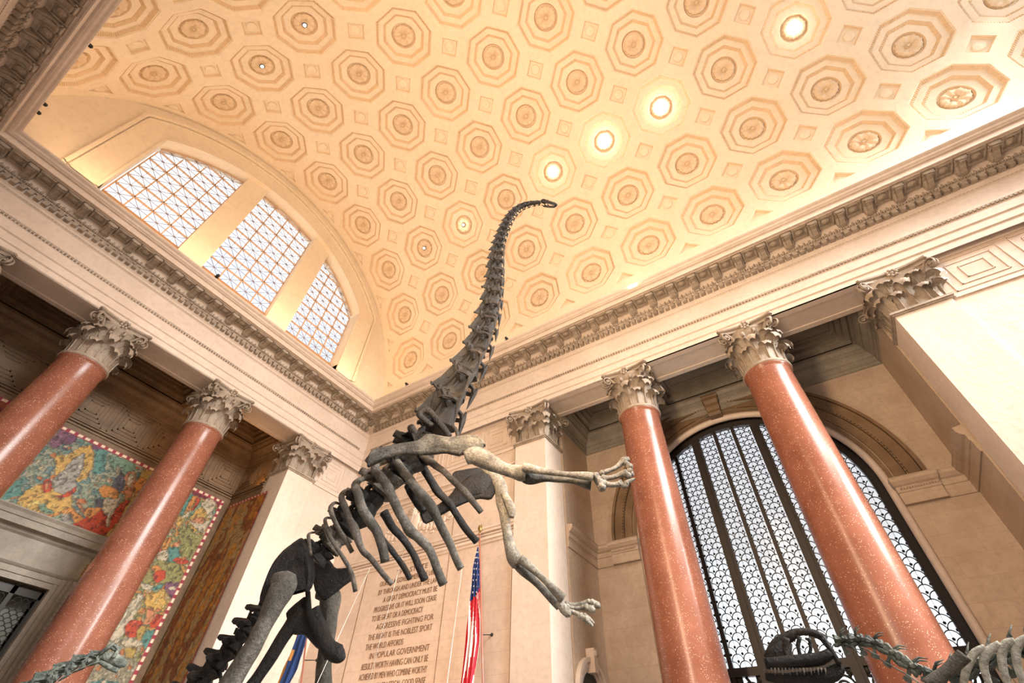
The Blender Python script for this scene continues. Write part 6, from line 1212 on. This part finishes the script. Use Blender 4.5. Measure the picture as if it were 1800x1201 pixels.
# ------------------------------------------------------------------ flags
def flag(name, rows, colf, label, poleP, br, mats, folds, depth, toppt, finial):
    e = empty(name, (poleP[0][0], poleP[-1][1], 0)); tag(e, label, 'flag')
    A = Vector(poleP[0]); B = Vector(poleP[-1]); d = B - A; t = A.z / -d.z; ft = A + d * t
    mb = MB(); mb.tube([A, ft], .032, 10); o = mb.build('flag_pole', 'pole', e); inv(o, e)
    mb = MB(); mb.ell(A + Vector((0, 0, .03)), (.05, .05, .05), 10); mb.tube([A + Vector((0, 0, .06)), A + Vector((0, -.02, .16)), A + Vector((0, 0, .30)), A + Vector((0, .01, .38))], [.03, .07, .06, .01], 8)
    for s_ in (-1, 1): mb.tube([A + Vector((0, 0, .14)), A + Vector((0, s_ * .09, .26)), A + Vector((0, s_ * .05, .40))], [.04, .035, .008], 6, None, 0, .4, (1, 0, 0))
    o = mb.build(finial, 'gold', e); inv(o, e)
    bb = MB(); bb.tube([br[0], br[1]], .015, 6); bb.ell(br[1], (.05, .06, .06), 8); o = bb.build('pole_bracket', 'black', e); inv(o, e)
    nu, nv = 48, 70; vs = []; fs = []; mi = []
    for j in range(nv + 1):
        v = j / nv * (len(rows) - 1); i = min(int(v), len(rows) - 2); f = v - i
        L = Vector(rows[i][0]).lerp(Vector(rows[i + 1][0]), f); R = Vector(rows[i][1]).lerp(Vector(rows[i + 1][1]), f)
        for k in range(nu + 1):
            u = k / nu; amp = depth * min(1, j / 20 + .15)
            p = L.lerp(R, u) + Vector((amp * sin(u * pi * folds + .8 * sin(j * .07)), 0, 0)) + Vector((0, .02 * sin(j * .2 + u * 9), 0)) * min(1, j / 25)
            vs.append(p)
    mb = MB(); mb.v = [tuple(p) for p in vs]
    for j in range(nv):
        for k in range(nu):
            mb.f.append((j * (nu + 1) + k, j * (nu + 1) + k + 1, (j + 1) * (nu + 1) + k + 1, (j + 1) * (nu + 1) + k)); mb.mi.append(colf(k / nu, j / nv)); mb.sm.append(True)
    o = mb.build('cloth', mats, e); inv(o, e); return e, vs, nu
fr = plain('red flag cloth', (.62, .015, .035), .8); fw = plain('white flag cloth', (.85, .82, .80), .8); fb = plain('blue flag cloth', (.012, .035, .16), .8); fnb = plain('dark blue flag cloth', (.008, .04, .17), .8); fo_ = plain('gold flag fringe', (.5, .25, .06), .7)
def uscol(u, v):
    if v < .36 - .10 * (u - .5): return 2
    s_ = (u * 1.15 - .25 * v) * 7 + .9 * sin(v * 7)
    return 0 if int(s_ * 1.0 + (v * 2.2)) % 2 == 0 else 1
e, vs, nu = flag('striped_flag', FLAGS['us'], uscol, 'red and white striped flag with starred blue canton on a pole beside the inscription', [FLAGS['us_pole'][0], FLAGS['us_pole'][2]], FLAGS['us_br'], [fr, fw, fb], 7, .07, None, 'eagle_finial')
st = MB()
for j in range(3, 25, 3):
    for k in range(5 + (j % 2) * 3, 48, 8):
        p = Vector(vs[j * (nu + 1) + k]); w_ = .035
        pts = []
        for q in range(10):
            r = w_ if q % 2 == 0 else w_ * .42; a_ = pi / 2 + q * pi / 5; pts.append((p.x - .03, p.y + r * cos(a_), p.z + r * sin(a_)))
        st.add(pts, [tuple(range(10))])
o = st.build('stars', fw, e); inv(o, e)
flag('blue_flag', FLAGS['ny'], lambda u, v: 4 if False else (1 if (u < .07) else (1 if (.22 < u < .34 and .35 < v < .5) else 0)), 'dark blue flag seen between the legs of the rearing skeleton', [FLAGS['ny_pole'][0], FLAGS['ny_pole'][1]], FLAGS['ny_br'], [fnb, fo_], 5, .07, None, 'ball_finial')

# ------------------------------------------------------------------ small spotlights standing on the cornice
sp = MB(); sp.tube([(0, 0, 0), (0, 0, .12)], .02, 6); sp.box(-.09, .09, -.02, .02, .10, .13); 
sc_ = MB(); sc_.tube([(0, -.12, .2), (0, -.10, .2), (0, .1, .2), (0, .13, .2)], [.05, .075, .065, .03], 12)
for (x, y, rz, ds) in ((7.41, 1.6, 0, 'tiny black spotlight on the lunette cornice, in front of the right end of the lunette'), (9.0, -1.51, pi / 2, 'tiny black spotlight on the window-side cornice nearest the room corner'),
                       (9.0, -8.26, pi / 2, 'tiny black spotlight on the window-side cornice just right of the skeleton neck'), (-9.0, -3.93, -pi / 2, 'tiny black spotlight highest up the shaded left cornice'),
                       (-9.0, -.64, -pi / 2, 'tiny black spotlight on the shaded left cornice, upper of two close together'), (-9.0, -.13, -pi / 2, 'tiny black spotlight on the shaded left cornice, lower of two close together'),
                       (-1.24, .9, 0, 'tiny black spotlight on the lunette cornice under the middle window light')):
    e = empty('cornice_spotlight', (x, y, 18.5), rz); tag(e, ds, 'spotlight', 'small spotlights on the cornice')
    sp.build('yoke', 'black', e); sc_.build('lamp_body', 'black', e)
